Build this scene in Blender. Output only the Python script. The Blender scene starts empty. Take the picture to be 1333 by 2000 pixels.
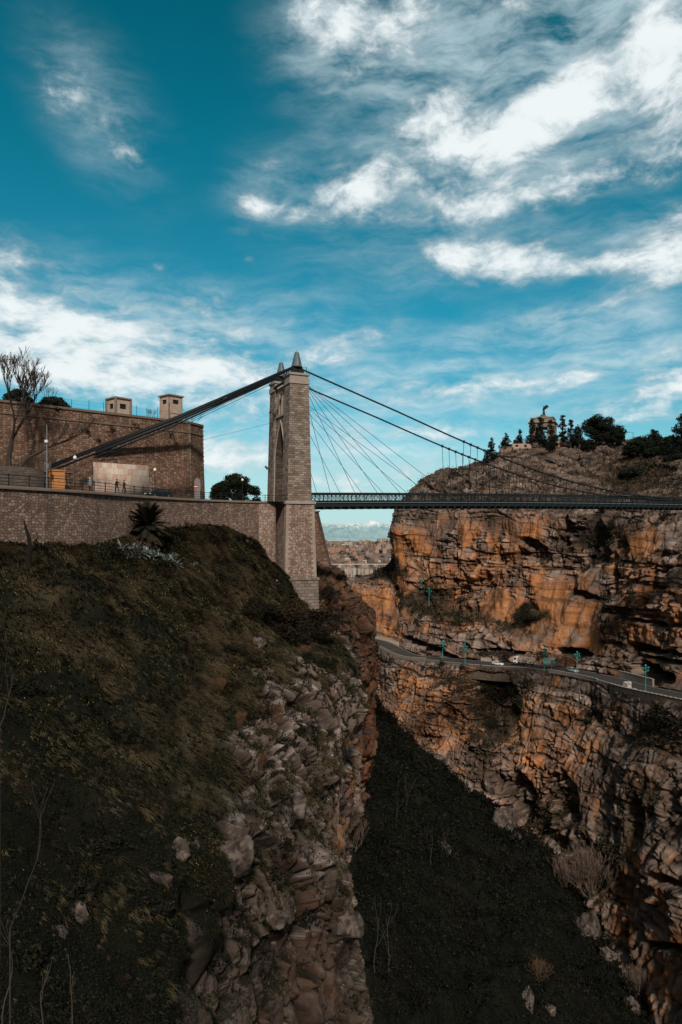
import bpy, bmesh, math, random
import numpy as np
from mathutils import Vector, Matrix, noise as mnoise
random.seed(7); RNG = np.random.default_rng(11)
SC = bpy.context.scene
COL = SC.collection
F = 1333.0; CX = 666.5; HY = 1035.0
R = math.radians
def at(px, py, D):
    """world point on the line of sight of photo pixel (px, py) at depth D"""
    return np.array(((px-CX)/F*D, D, (HY-py)/F*D))
# ------------------------------------------------------------------ noise
def _h(ix, iy, iz, s):
    x = (ix.astype(np.int64)*374761393 + iy.astype(np.int64)*668265263 + iz.astype(np.int64)*1440662683 + s*974634547) & 0xffffffff
    x = ((x ^ (x >> 13))*1274126177) & 0xffffffff
    x = ((x ^ (x >> 16))*2246822519) & 0xffffffff
    return (x ^ (x >> 15)) & 0xffffffff
def _r(h): return (h & 0xffff)/65535.0
def perlin(p, s=0):
    i = np.floor(p); f = p-i; i = i.astype(np.int64)
    w = f*f*f*(f*(f*6-15)+10)
    out = 0
    for dx in (0,1):
        wx = w[:,0] if dx else 1-w[:,0]
        for dy in (0,1):
            wy = w[:,1] if dy else 1-w[:,1]
            for dz in (0,1):
                wz = w[:,2] if dz else 1-w[:,2]
                h = _h(i[:,0]+dx, i[:,1]+dy, i[:,2]+dz, s)
                gx = ((h & 1023)/511.5-1); gy = (((h >> 10) & 1023)/511.5-1); gz = (((h >> 20) & 1023)/511.5-1)
                out = out + wx*wy*wz*(gx*(f[:,0]-dx)+gy*(f[:,1]-dy)+gz*(f[:,2]-dz))
    return out*1.1
def fbm(p, o=4, s=0, g=.5):
    a = 1.; t = 0; p = np.array(p, float)
    for k in range(o):
        t = t + a*perlin(p, s+k*17); p = p*2.03+13.7; a *= g
    return t
def worley(p, s=0):
    i = np.floor(p).astype(np.int64)
    f1 = np.full(len(p), 9.); f2 = np.full(len(p), 9.); idv = np.zeros(len(p))
    for dx in (-1,0,1):
        for dy in (-1,0,1):
            for dz in (-1,0,1):
                cx, cy, cz = i[:,0]+dx, i[:,1]+dy, i[:,2]+dz
                h = _h(cx, cy, cz, s)
                d = (cx+(h & 1023)/1023.-p[:,0])**2+(cy+((h >> 10) & 1023)/1023.-p[:,1])**2+(cz+((h >> 20) & 1023)/1023.-p[:,2])**2
                m = d < f1
                f2 = np.where(m, f1, np.minimum(f2, d)); idv = np.where(m, _r(_h(cx, cy, cz, s+5)), idv); f1 = np.where(m, d, f1)
    return np.sqrt(f1), np.sqrt(f2), idv
def sstep(a, b, x):
    t = np.clip((x-a)/(b-a), 0, 1); return t*t*(3-2*t)
# ------------------------------------------------------------------ mesh helpers
def tag(o, label=None, cat=None, group=None, kind=None):
    if label: o['label'] = label
    if cat: o['category'] = cat
    if group: o['group'] = group
    if kind: o['kind'] = kind
    return o
def empty(name, loc=(0,0,0), rz=0, label=None, cat=None, group=None):
    o = bpy.data.objects.new(name, None); COL.objects.link(o)
    o.location = [float(c) for c in loc]; o.rotation_euler = (0,0,rz); o.empty_display_size = .5
    return tag(o, label, cat, group)
def link(name, me, parent=None):
    o = bpy.data.objects.new(name, me); COL.objects.link(o)
    if parent is not None: o.parent = parent
    return o
def np_mesh(name, v, f, mat, parent=None, smooth=False, col=None, uv=None):
    """v (N,3), f (M,k) equal-sided faces; col per vertex rgb; uv per loop"""
    v = np.asarray(v, np.float32); f = np.asarray(f, np.int32); k = f.shape[1]
    me = bpy.data.meshes.new(name)
    me.vertices.add(len(v)); me.vertices.foreach_set('co', v.ravel())
    me.loops.add(f.size); me.loops.foreach_set('vertex_index', f.ravel())
    me.polygons.add(len(f)); me.polygons.foreach_set('loop_start', np.arange(0, f.size, k, dtype=np.int32))
    if smooth: me.polygons.foreach_set('use_smooth', np.ones(len(f), bool))
    me.update(calc_edges=True)
    if col is not None:
        a = me.color_attributes.new('col', 'FLOAT_COLOR', 'POINT')
        c = np.ones((len(v),4), np.float32); c[:,:3] = col; a.data.foreach_set('color', c.ravel())
    if uv is not None:
        l = me.uv_layers.new(name='UVMap'); l.data.foreach_set('uv', np.asarray(uv, np.float32).ravel())
    me.materials.append(mat)
    return link(name, me, parent)
def copy_tree(o, parent=None):
    c = o.copy(); COL.objects.link(c)
    c.parent = parent
    for ch in list(o.children): copy_tree(ch, c)
    return c
class MB:
    """collects boxes, tubes and lathes; build() links them as ONE mesh object"""
    def __init__(s): s.v = []; s.f = []
    def add(s, vs, fs):
        n = len(s.v); s.v += [tuple(float(c) for c in q) for q in vs]; s.f += [tuple(i+n for i in q) for q in fs]; return s
    def box(s, c, d, rz=0, top=1.0):
        x, y, z = d[0]/2, d[1]/2, d[2]/2; ca, sa = math.cos(rz), math.sin(rz); P = []
        for k in (-1,1):
            t = top if k > 0 else 1
            for a, b in ((-1,-1),(1,-1),(1,1),(-1,1)):
                u, w = a*x*t, b*y*t; P.append((c[0]+u*ca-w*sa, c[1]+u*sa+w*ca, c[2]+k*z))
        return s.add(P, [(3,2,1,0),(4,5,6,7),(0,1,5,4),(1,2,6,5),(2,3,7,6),(3,0,4,7)])
    def tube(s, pts, rad, n=6, cap=True):
        pts = [Vector([float(c) for c in p]) for p in pts]; m = len(pts)
        rad = [rad]*m if not hasattr(rad, '__len__') else rad
        vs = []; fs = []; up = None
        for i, p in enumerate(pts):
            t = (pts[min(i+1,m-1)]-pts[max(i-1,0)])
            if t.length < 1e-9: t = Vector((0,0,1))
            t.normalize()
            if up is None or abs(up.dot(t)) > .97: up = Vector((0,0,1)) if abs(t.z) < .9 else Vector((1,0,0))
            a = t.cross(up).normalized(); b = t.cross(a)
            up = a.cross(t)*-1 if False else up
            for k in range(n):
                q = 2*math.pi*k/n; vs.append(p+(a*math.cos(q)+b*math.sin(q))*rad[i])
        for i in range(m-1):
            for k in range(n):
                fs.append((i*n+k, i*n+(k+1) % n, (i+1)*n+(k+1) % n, (i+1)*n+k))
        if cap: fs += [tuple(range(n-1,-1,-1)), tuple(range((m-1)*n, m*n))]
        return s.add(vs, fs)
    def lathe(s, c, prof, n=12):
        vs = []; fs = []
        for r, z in prof:
            for k in range(n):
                q = 2*math.pi*k/n; vs.append((c[0]+r*math.cos(q), c[1]+r*math.sin(q), c[2]+z))
        m = len(prof)
        for i in range(m-1):
            for k in range(n): fs.append((i*n+k, i*n+(k+1) % n, (i+1)*n+(k+1) % n, (i+1)*n+k))
        fs += [tuple(range(n-1,-1,-1)), tuple(range((m-1)*n, m*n))]
        return s.add(vs, fs)
    def quad(s, a, b, c, d): return s.add([a,b,c,d], [(0,1,2,3)])
    def prism(s, poly, fn, t0, t1):
        """polygon (list of 2d) extruded between t0 and t1; fn(u, w, t) -> world"""
        n = len(poly); vs = [fn(u,w,t0) for u,w in poly]+[fn(u,w,t1) for u,w in poly]
        return s.add(vs, [tuple(range(n-1,-1,-1)), tuple(range(n,2*n))]+[(i,(i+1) % n,n+(i+1) % n,n+i) for i in range(n)])
    def build(s, name, mat, parent=None, smooth=False, uv=False, local=None):
        me = bpy.data.meshes.new(name)
        v = s.v if local is None else [(a-local[0], b-local[1], c-local[2]) for a,b,c in s.v]
        me.from_pydata(v, [], s.f)
        bm = bmesh.new(); bm.from_mesh(me); bmesh.ops.recalc_face_normals(bm, faces=bm.faces); bm.to_mesh(me); bm.free()
        if smooth: me.polygons.foreach_set('use_smooth', [True]*len(me.polygons))
        if uv: box_uv(me)
        me.materials.append(mat)
        return link(name, me, parent)
def box_uv(me):
    l = me.uv_layers.new(name='UVMap')
    for p in me.polygons:
        n = p.normal
        if abs(n.z) > .75:
            for i in p.loop_indices: q = me.vertices[me.loops[i].vertex_index].co; l.data[i].uv = (q.x, q.y)
        else:
            t = Vector((-n.y, n.x, 0)).normalized()
            for i in p.loop_indices: q = me.vertices[me.loops[i].vertex_index].co; l.data[i].uv = (q.x*t.x+q.y*t.y, q.z)
# ------------------------------------------------------------------ node helpers
class G:
    def __init__(s, nt): s.nt = nt; s.n = nt.nodes; s.l = nt.links
    def node(s, typ, ins=None, **kw):
        n = s.n.new(typ)
        for k, v in kw.items(): setattr(n, k, v)
        for k, v in (ins or {}).items(): s.put(n.inputs[k], v)
        return n
    def put(s, sock, v):
        if isinstance(v, bpy.types.NodeSocket): s.l.new(v, sock)
        else:
            if sock.type == 'RGBA' and len(v) == 3: v = (*v, 1)
            sock.default_value = v
    def m(s, op, a, b=0., c=0., clamp=False):
        n = s.n.new('ShaderNodeMath'); n.operation = op; n.use_clamp = clamp
        for i, v in enumerate((a,b,c)): s.put(n.inputs[i], v)
        return n.outputs[0]
    def vm(s, op, a, b=None):
        n = s.n.new('ShaderNodeVectorMath'); n.operation = op; s.put(n.inputs[0], a)
        if b is not None: s.put(n.inputs[3 if op == 'SCALE' else 1], b)
        return n.outputs['Value'] if op in ('LENGTH','DOT_PRODUCT') else n.outputs[0]
    def mix(s, f, a, b, mode='MIX'):
        n = s.n.new('ShaderNodeMix'); n.data_type = 'RGBA'; n.blend_type = mode; n.clamp_factor = True
        s.put(n.inputs[0], f); s.put(n.inputs[6], a); s.put(n.inputs[7], b); return n.outputs[2]
    def rng(s, v, a, b, c, d, smooth=True):
        n = s.n.new('ShaderNodeMapRange'); n.interpolation_type = 'SMOOTHSTEP' if smooth else 'LINEAR'; n.clamp = True
        for k, q in zip(('Value','From Min','From Max','To Min','To Max'), (v,a,b,c,d)): s.put(n.inputs[k], q)
        return n.outputs[0]
    def noise(s, vec, scale, detail=4., rough=.55, dist=0., col=False):
        n = s.node('ShaderNodeTexNoise', {'Scale':scale,'Detail':detail,'Roughness':rough,'Distortion':dist})
        if vec is not None: s.put(n.inputs['Vector'], vec)
        return n.outputs['Color' if col else 'Fac']
    def mapping(s, vec, loc=(0,0,0), rot=(0,0,0), scale=(1,1,1), typ='POINT'):
        return s.node('ShaderNodeMapping', {'Vector':vec,'Location':loc,'Rotation':rot,'Scale':scale}, vector_type=typ).outputs[0]
    def ramp(s, f, stops):
        n = s.n.new('ShaderNodeValToRGB'); s.put(n.inputs[0], f); e = n.color_ramp.elements
        while len(e) < len(stops): e.new(.5)
        for q, (p, c) in zip(e, stops): q.position = p; q.color = (*c, 1)
        return n.outputs[0]
def new_mat(name):
    m = bpy.data.materials.new(name); m.use_nodes = True; g = G(m.node_tree); g.n.clear()
    out = g.n.new('ShaderNodeOutputMaterial'); b = g.n.new('ShaderNodeBsdfPrincipled'); g.l.new(b.outputs[0], out.inputs[0])
    b.inputs['Specular IOR Level'].default_value = .25
    return m, g, b
def bump(g, b, h, strength, dist):
    g.put(b.inputs['Normal'], g.node('ShaderNodeBump', {'Height':h,'Strength':strength,'Distance':dist}).outputs[0])
def m_plain(name, c, rough=.7, metal=0., vary=.25, scale=1.5, spec=.25):
    m, g, b = new_mat(name)
    tc = g.node('ShaderNodeTexCoord').outputs['Object']
    n = g.noise(tc, scale, 6, .65)
    g.put(b.inputs['Base Color'], g.mix(n, [q*(1-vary) for q in c], [min(1,q*(1+vary)) for q in c]))
    b.inputs['Roughness'].default_value = rough; b.inputs['Metallic'].default_value = metal; b.inputs['Specular IOR Level'].default_value = spec
    return m
def m_vcol(name, scale=2., amt=.5, bumpd=.15, rough=.9, spec=.1):
    """colour from the mesh's own attribute, broken up by noise"""
    m, g, b = new_mat(name)
    a = g.node('ShaderNodeVertexColor', layer_name='col').outputs[0]
    tc = g.node('ShaderNodeTexCoord').outputs['Object']
    n = g.noise(tc, scale, 8, .7); n2 = g.noise(g.mapping(tc, scale=(1,1,.22)), scale*.7, 5, .65)
    f = g.m('ADD', g.m('MULTIPLY', n, amt*1.3), g.m('ADD', g.m('MULTIPLY', n2, amt*.9), 1-amt*1.1))
    g.put(b.inputs['Base Color'], g.mix(1., a, g.node('ShaderNodeCombineColor', {'Red':f,'Green':f,'Blue':f}).outputs[0], 'MULTIPLY'))
    b.inputs['Roughness'].default_value = rough; b.inputs['Specular IOR Level'].default_value = spec
    if bumpd: bump(g, b, n, .8, bumpd)
    return m
def m_leaf(name):
    m, g, b = new_mat(name)
    a = g.node('ShaderNodeVertexColor', layer_name='col').outputs[0]
    g.put(b.inputs['Base Color'], a); b.inputs['Roughness'].default_value = .75; b.inputs['Specular IOR Level'].default_value = .12
    return m
def m_masonry(name, cols, mortar, bw, bh, ms=.02, vary=.5, stain=(.03,.025,.02), stain_amt=.5, sq=1.):
    """coursed stone: brick pattern on metre UVs, per-stone tone, weather stains"""
    m, g, b = new_mat(name)
    uv = g.node('ShaderNodeUVMap', uv_map='UVMap').outputs[0]
    uvw = g.vm('ADD', uv, g.vm('SCALE', g.vm('SUBTRACT', g.noise(uv, .9, 3, .6, col=True), (.5,.5,.5)), bh*.35))
    br = g.node('ShaderNodeTexBrick', {'Vector':uvw,'Color1':(0,0,0),'Color2':(1,1,1),'Mortar':(.5,.5,.5),'Scale':1.,'Mortar Size':ms,'Mortar Smooth':.3,'Bias':0.,'Brick Width':bw,'Row Height':bh})
    br.offset = .5; br.squash = sq; br.squash_frequency = 3
    per = g.m('ADD', g.m('MULTIPLY', br.outputs[0], .75), g.m('MULTIPLY', g.noise(uv, .35, 5, .6), .5))
    c = g.ramp(per, [(i/(len(cols)-1), q) for i, q in enumerate(cols)])
    fine = g.noise(uv, 7., 6, .7)
    c = g.mix(g.m('MULTIPLY', fine, vary), c, (.02,.018,.016))
    c = g.mix(g.m('MULTIPLY', br.outputs[1], .8), c, mortar)
    st = g.rng(g.noise(g.mapping(uv, scale=(.5,.09,1)), 1., 6, .65), .5, .72, 0, stain_amt)
    c = g.mix(st, c, stain)
    g.put(b.inputs['Base Color'], c); b.inputs['Roughness'].default_value = .92
    bump(g, b, g.m('SUBTRACT', g.m('MULTIPLY', fine, .4), br.outputs[1]), .9, .06)
    return m
def m_rubble(name, cols, mortar, size, stain_amt=.5, edge=.07, flat=1.):
    """polygonal rubble masonry on metre UVs"""
    m, g, b = new_mat(name)
    uv = g.node('ShaderNodeUVMap', uv_map='UVMap').outputs[0]
    uq = g.mapping(g.vm('ADD', uv, g.vm('SCALE', g.vm('SUBTRACT', g.noise(uv, 1.1, 3, .6, col=True), (.5,.5,.5)), size*.8)), scale=(flat,1,1))
    v1 = g.node('ShaderNodeTexVoronoi', {'Vector':uq,'Scale':1/size,'Randomness':.75}, voronoi_dimensions='2D', feature='F1')
    v2 = g.node('ShaderNodeTexVoronoi', {'Vector':uq,'Scale':1/size,'Randomness':.75}, voronoi_dimensions='2D', feature='DISTANCE_TO_EDGE')
    sep = g.node('ShaderNodeSeparateColor', {0:v1.outputs['Color']}).outputs[0]
    per = g.m('ADD', g.m('MULTIPLY', sep, .7), g.m('MULTIPLY', g.noise(uv, .3, 5, .6), .5))
    c = g.ramp(per, [(i/(len(cols)-1), q) for i, q in enumerate(cols)])
    fine = g.noise(uv, 8., 6, .7)
    c = g.mix(g.m('MULTIPLY', fine, .5), c, (.02,.018,.016))
    e = g.rng(v2.outputs['Distance'], 0., edge*1.6, 1., 0.)
    c = g.mix(g.m('MULTIPLY', e, .85), c, mortar)
    st = g.rng(g.noise(g.mapping(uv, scale=(.45,.07,1)), 1., 6, .65), .48, .7, 0, stain_amt)
    c = g.mix(st, c, (.035,.025,.02))
    g.put(b.inputs['Base Color'], c); b.inputs['Roughness'].default_value = .92
    bump(g, b, g.m('SUBTRACT', g.m('MULTIPLY', fine, .4), e), .9, .06)
    return m
# ------------------------------------------------------------------ camera, sun, sky
cam = bpy.data.objects.new('camera', bpy.data.cameras.new('camera')); COL.objects.link(cam)
cam.data.sensor_fit = 'VERTICAL'; cam.data.sensor_height = 36; cam.data.sensor_width = 24; cam.data.lens = 24
cam.data.shift_y = (HY-1000)/2000; cam.rotation_euler = (R(90),0,0); cam.data.clip_start = .5; cam.data.clip_end = 90000
SC.camera = cam
w_res = 512
SC.view_settings.view_transform = 'Standard'; SC.view_settings.look = 'None'; SC.view_settings.exposure = 0
SUN = Vector((.07,-.78,.62)).normalized()          # towards the sun: behind the camera, left
sl = bpy.data.lights.new('sun', 'SUN'); sl.energy = 3.5; sl.angle = R(5); sl.color = (1,.90,.78)
so = bpy.data.objects.new('sun', sl); COL.objects.link(so); so.rotation_euler = SUN.to_track_quat('Z','Y').to_euler()
w = bpy.data.worlds.new('World'); SC.world = w; w.use_nodes = True
g = G(w.node_tree); g.n.clear()
sky = g.node('ShaderNodeTexSky', sky_type='NISHITA', sun_disc=False, sun_elevation=math.asin(SUN.z), sun_rotation=math.atan2(SUN.x, SUN.y), altitude=600., air_density=1., dust_density=.6, ozone_density=2.)
d = g.node('ShaderNodeTexCoord').outputs['Generated']
sp = g.node('ShaderNodeSeparateXYZ', {0:d}).outputs
az = g.m('ARCTAN2', sp[0], sp[1]); hl = g.m('SQRT', g.m('ADD', g.m('MULTIPLY', sp[0], sp[0]), g.m('MULTIPLY', sp[1], sp[1])))
el = g.m('ARCTAN2', sp[2], hl)
p = g.node('ShaderNodeCombineXYZ', {0:az,1:el}).outputs[0]
def blob(px, py, rx, ry, rot, amp, acc=0.):
    a = math.atan((px-CX)/F); e = math.atan((HY-py)/F*math.cos(a))
    q = g.mapping(g.node('ShaderNodeCombineXYZ', {0:az,1:el,2:acc}).outputs[0], (a,e,0), (0,0,R(rot)), (rx/F*.97, ry/F*.9, 1e7), 'TEXTURE')   # z only orders the evaluation
    return g.rng(g.vm('LENGTH', q), 0., 1.3, amp, 0.)
blobs = [(690,60,160,85,-8,.95),(600,20,90,60,-20,.5),(790,15,80,50,0,.4),(960,5,190,42,4,.85),(700,160,110,40,10,.45),(930,90,240,70,14,.42),
 (870,225,105,65,15,1.15),(790,330,200,80,14,1.0),(700,370,130,60,20,.75),(990,290,210,95,22,1.0),(1090,190,150,70,28,.85),(1220,110,150,85,36,.8),(1310,40,90,90,40,.8),(1100,360,210,48,12,.75),(1260,270,150,80,24,.72),(1340,200,80,110,30,.8),(900,410,280,30,4,.45),(1300,340,70,40,20,.4),
 (930,512,130,56,-4,1.15),(1050,515,110,54,6,1.0),(860,500,70,36,-12,.7),(1150,516,90,22,2,.72),(1290,470,125,55,20,1.25),(1340,510,120,45,0,1.1),
 (145,150,95,75,-35,.60),(215,255,105,55,-40,.46),(270,310,80,40,-35,.36),(105,190,40,60,-20,.4),(525,405,95,36,-8,.95),(480,395,50,32,0,.7),(510,330,75,34,12,.52),(470,448,40,14,-10,.55),(520,460,30,10,-15,.5),(490,506,22,12,0,.6),(312,523,22,14,0,.5),(376,537,18,12,0,.45),
 (30,500,150,75,18,.62),(120,560,110,40,10,.4),(70,610,220,40,-4,.85),(150,680,380,75,0,1.15),(330,600,230,40,8,.66),(430,640,200,38,4,.6),(240,750,520,60,0,1.1),(500,720,230,40,0,.62),(440,800,260,40,0,.55),
 (690,668,140,34,12,.72),(640,700,120,24,10,.5),(850,765,210,42,0,.8),(960,745,110,26,4,.55),(1110,735,110,34,16,.8),(1320,745,90,45,6,1.15),(1310,690,110,22,10,.6),(1180,805,300,36,0,.75),(720,850,420,38,0,.6),(380,880,260,60,0,.7),(480,905,200,50,0,.6),
 (790,600,46,24,50,.45),(1060,630,280,26,8,.42),(1180,580,200,22,6,.4),(1280,560,120,24,14,.45),(850,930,300,60,0,.55),(650,950,200,70,0,.55),(-300,500,300,260,10,.8),(1800,400,300,300,10,.9)]
def total(bl):
    t_ = None
    for b_ in bl: q = blob(*b_, 0. if t_ is None else t_); t_ = q if t_ is None else g.m('ADD', t_, q)
    return t_
veil_m = total([(1020,200,600,300,20,.80),(1250,60,260,170,30,.4),(660,70,200,130,0,.6),(850,40,350,120,0,.35),(120,540,330,120,0,.32),(330,650,430,120,4,.62),(820,740,520,140,5,.5),(700,890,720,110,0,.6),(195,220,200,130,-42,.52),(520,375,120,85,0,.42),(1200,610,330,70,6,.42),(1060,500,380,60,4,.3),(1300,480,150,100,10,.4),(1250,720,250,100,8,.4)])
mask = None
for b_ in blobs:
    s_ = blob(*b_, veil_m if mask is None else mask); mask = s_ if mask is None else g.m('ADD', mask, s_)
mask = g.m('MINIMUM', mask, 1.5)
warp = g.vm('SCALE', g.vm('SUBTRACT', g.noise(p, 7., 4, .6, col=True), (.5,.5,.5)), .055)
pw = g.vm('ADD', p, warp)
up = g.rng(el, .22, .42, 0., 1.)
nA = g.noise(g.mapping(pw, rot=(0,0,R(-24)), scale=(6,13,1)), 1., 7, .58)
nB = g.noise(g.mapping(pw, rot=(0,0,R(-4)), scale=(8,24,1)), 1., 7, .6)
nz = g.m('ADD', g.m('MULTIPLY', nA, up), g.m('MULTIPLY', nB, g.m('SUBTRACT', 1., up)))
nF = g.noise(g.mapping(pw, rot=(0,0,R(-18)), scale=(26,48,1)), 1., 5, .62)
nn = g.m('ADD', g.m('MULTIPLY', g.m('SUBTRACT', nz, .5), 3.6), g.m('MULTIPLY', g.m('SUBTRACT', nF, .5), 2.2))
dens = g.m('ADD', g.m('SUBTRACT', g.m('MULTIPLY', mask, 1.0), .36), g.m('MULTIPLY', g.m('MULTIPLY', nn, .85), g.rng(mask, 0., .5, .2, 1.)))
alpha = g.rng(dens, -.22, 1.3, 0., 1.)
nV = g.noise(g.mapping(pw, rot=(0,0,R(-20)), scale=(7,30,1)), 1., 7, .62)
veil = g.m('MULTIPLY', veil_m, g.m('ADD', .62, g.m('ADD', g.m('MULTIPLY', g.m('SUBTRACT', nV, .5), 2.6), g.m('MULTIPLY', nn, .22))))
veil = g.rng(veil, .0, 1.0, 0., .97)
shade = g.rng(g.m('ADD', g.m('MULTIPLY', dens, .55), g.m('MULTIPLY', g.noise(g.mapping(pw, loc=(.02,.03,0), rot=(0,0,R(-24)), scale=(9,16,1)), 1., 6, .6), .9)), .42, 1.12, 0., 1.)
grey = g.mix(up, (4.6,5.9,6.4), (1.9,3.1,3.7))
cloud = g.mix(shade, grey, (8.6,9.2,9.3))
# clear sky: the Nishita gradient pulled to the photograph's teal, paler towards the horizon
tint = g.ramp(g.m('MULTIPLY', el, 1.4), [(0.,(.62,.80,.74)),(.18,(.40,.95,.88)),(.42,(.11,.96,.88)),(.72,(.03,.90,.77)),(1.,(.008,.76,.62))])
base = g.mix(1., sky.outputs[0], tint, 'MULTIPLY')
hz = g.rng(el, .0, .17, .7, 0.)
base = g.mix(hz, base, (5.0,7.7,8.6))
sk = g.mix(alpha, g.mix(veil, base, g.mix(up, (7.0,8.3,8.7), (4.4,5.9,6.5))), cloud)
sk = g.mix(g.rng(sp[1], .35, -.25, 0., 1.), sk, (2.7,2.6,2.5))      # unseen grey cloud added behind the camera to give neutral fill light
sk = g.mix(g.rng(el, -.06, -.005, 1., 0.), sk, (.35,.30,.26))      # the unseen land all round below the horizon
bg = g.node('ShaderNodeBackground', {'Color':sk,'Strength':.1})
g.l.new(bg.outputs[0], g.node('ShaderNodeOutputWorld').inputs[0])
w.cycles.sampling_method = 'MANUAL'; w.cycles.sample_map_resolution = 512
# ------------------------------------------------------------------ terrain: lofted banks of the gorge
def catmull(P, t):
    """P (n,...) control values, t (m,) in [0,n-1]"""
    n = len(P); i = np.clip(np.floor(t).astype(int), 0, n-2); f = (t-i).reshape(-1, *([1]*(P.ndim-1)))
    a = P[np.clip(i-1,0,n-1)]; b = P[i]; c = P[i+1]; d = P[np.clip(i+2,0,n-1)]
    return b+.5*f*(c-a+f*(2*a-5*b+4*c-d+f*(3*(b-c)+d-a)))
def lin(P, t):
    n = len(P); i = np.clip(np.floor(t).astype(int), 0, n-2); f = (t-i).reshape(-1, *([1]*(P.ndim-1)))
    return P[i]*(1-f)+P[i+1]*f
def tvals(counts):
    return np.concatenate([i+np.arange(c)/c for i, c in enumerate(counts)]+[[len(counts)]])
def loft(ctrl, cu, cv, soft=1.):
    """ctrl (sections, rows, 3) -> fine grid (U, V, 3) with the parameters u, v"""
    u = tvals(cu); v = tvals(cv)
    gcr = catmull(ctrl, u)
    gcr = np.swapaxes(gcr, 0, 1)
    A = catmull(gcr, v); B = lin(gcr, v)
    return np.swapaxes(soft*A+(1-soft)*B, 0, 1), u, v
def grid_normals(g):
    du = np.gradient(g, axis=0); dv = np.gradient(g, axis=1)
    n = np.cross(du, dv); n /= np.linalg.norm(n, axis=2, keepdims=True)+1e-9
    return n
def grid_faces(U, V):
    i = np.arange(U-1)[:,None]*V+np.arange(V-1)[None,:]
    return np.stack([i, i+1, i+V+1, i+V], -1).reshape(-1,4)
def lerp3(c0, c1, f): return np.asarray(c0)*(1-f[:,None])+np.asarray(c1)*f[:,None]
def over(col, c, f): return col*(1-f[:,None])+np.asarray(c)*f[:,None]
def cell1(f, sd, other):
    """jittered 1d cells: id and distance to the nearest joint (in cell units); other = id that reshuffles the joints"""
    i = np.floor(f); fr = f-i; i = i.astype(np.int64); z = np.zeros(len(f), np.int64)
    o = lambda k: .12+.76*_r(_h(k, other, z, sd))
    o0 = o(i); lo = fr < o0
    idd = np.where(lo, i-1, i)
    d = np.where(lo, np.minimum(o0-fr, fr+1-o(i-1)), np.minimum(fr-o0, 1+o(i+1)-fr))
    return idd, d
def rocky(P, s, size):
    """bedded and jointed rock: displacement in metres, crack depth 0..1, block tones"""
    wv = np.stack([fbm(P/(size*3.2), 3, s+1), fbm(P/(size*3.2)+9, 3, s+2), fbm(P/(size*4.5)+5, 3, s+3)*.8], 1)*size*.75
    q = P+wv; zz = q[:,2]+fbm(P/(size*11.), 2, s+4)*size*2.0+.05*P[:,0]; z0 = np.zeros(len(P), np.int64)
    a = .82*q[:,0]+.57*q[:,1]; b = -.57*q[:,0]+.82*q[:,1]
    pa, pd = cell1(a/(size*4.2), s+30, np.floor(zz/(size*9)).astype(np.int64)); pb, pe = cell1(b/(size*4.2), s+31, pa*0)
    pid = _r(_h(pa, pb, z0, s+32))
    def blocks(h, w_, sd):
        li, dzl = cell1(zz/h, sd, z0); off = _r(_h(li, z0, z0, sd+1))*5
        ca, da = cell1(a/w_+off, sd+2, li); cb, db = cell1(b/w_+off*1.7, sd+3, li)
        idd = _r(_h(ca, cb, li, sd+4)); jd = np.minimum(dzl*h, np.minimum(da, db)*w_)
        return idd, jd, _r(_h(li, z0, z0, sd+5)), dzl*h
    i1, j1, l1, dz1 = blocks(size*1.15, size*1.7, s+40)
    i2, j2, l2, dz2 = blocks(size*.42, size*.62, s+60)
    c1 = (1-sstep(0, size*.13, j1))*(.45+.55*i1); c2 = (1-sstep(0, size*.075, j2))*(.2+.8*i2)
    cp = 1-sstep(0, size*.22, np.minimum(pd, pe)*size*4.2)
    keep = sstep(-.25, .35, fbm(P/(size*5.), 2, s+70))          # some faces stay sheer
    disp = size*(.75*(pid-.5)*1.6+(.75*(i1-.5)+.45*(l1-.5))*(.35+.65*keep)+(.24*(i2-.5)+.16*(l2-.5))*keep-.30*c1-.10*c2*keep-.35*cp)+fbm(P/(size*1.2), 5, s+8, .55)*size*.20
    return disp, np.clip(.75*c1+.4*c2*keep+.6*cp, 0, 1), i1, i2, l1
PROJ = {}   # name -> (vertices, px, py, depth) for setting things down on the ground
def remember(name, P):
    P = P.reshape(-1,3); D = np.maximum(P[:,1], 1.)
    PROJ[name] = (P, CX+P[:,0]/D*F, HY-P[:,2]/D*F)
def hit(px, py, names=('cliff','hillside','gorge_floor'), rad=2.5):
    """nearest ground point seen around photo pixel px, py"""
    best = None
    for n in names:
        P, x, y = PROJ[n]
        for r in (rad, rad*3, rad*8):
            m = np.nonzero((np.abs(x-px) < r) & (np.abs(y-py) < r) & (P[:,1] > 5))[0]
            if len(m):
                k = m[np.argmin(P[m,1])]
                if best is None or P[k,1] < best[1]: best = P[k]
                break
    return np.array(best) if best is not None else at(px, py, 200)
def ground_z(x, y, names=('cliff','hillside'), rad=1.2):
    best = -1e9
    for n in names:
        P = PROJ[n][0]; m = (np.abs(P[:,0]-x) < rad) & (np.abs(P[:,1]-y) < rad)
        if m.any(): best = max(best, np.median(P[m,2]))
    return best
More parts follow.
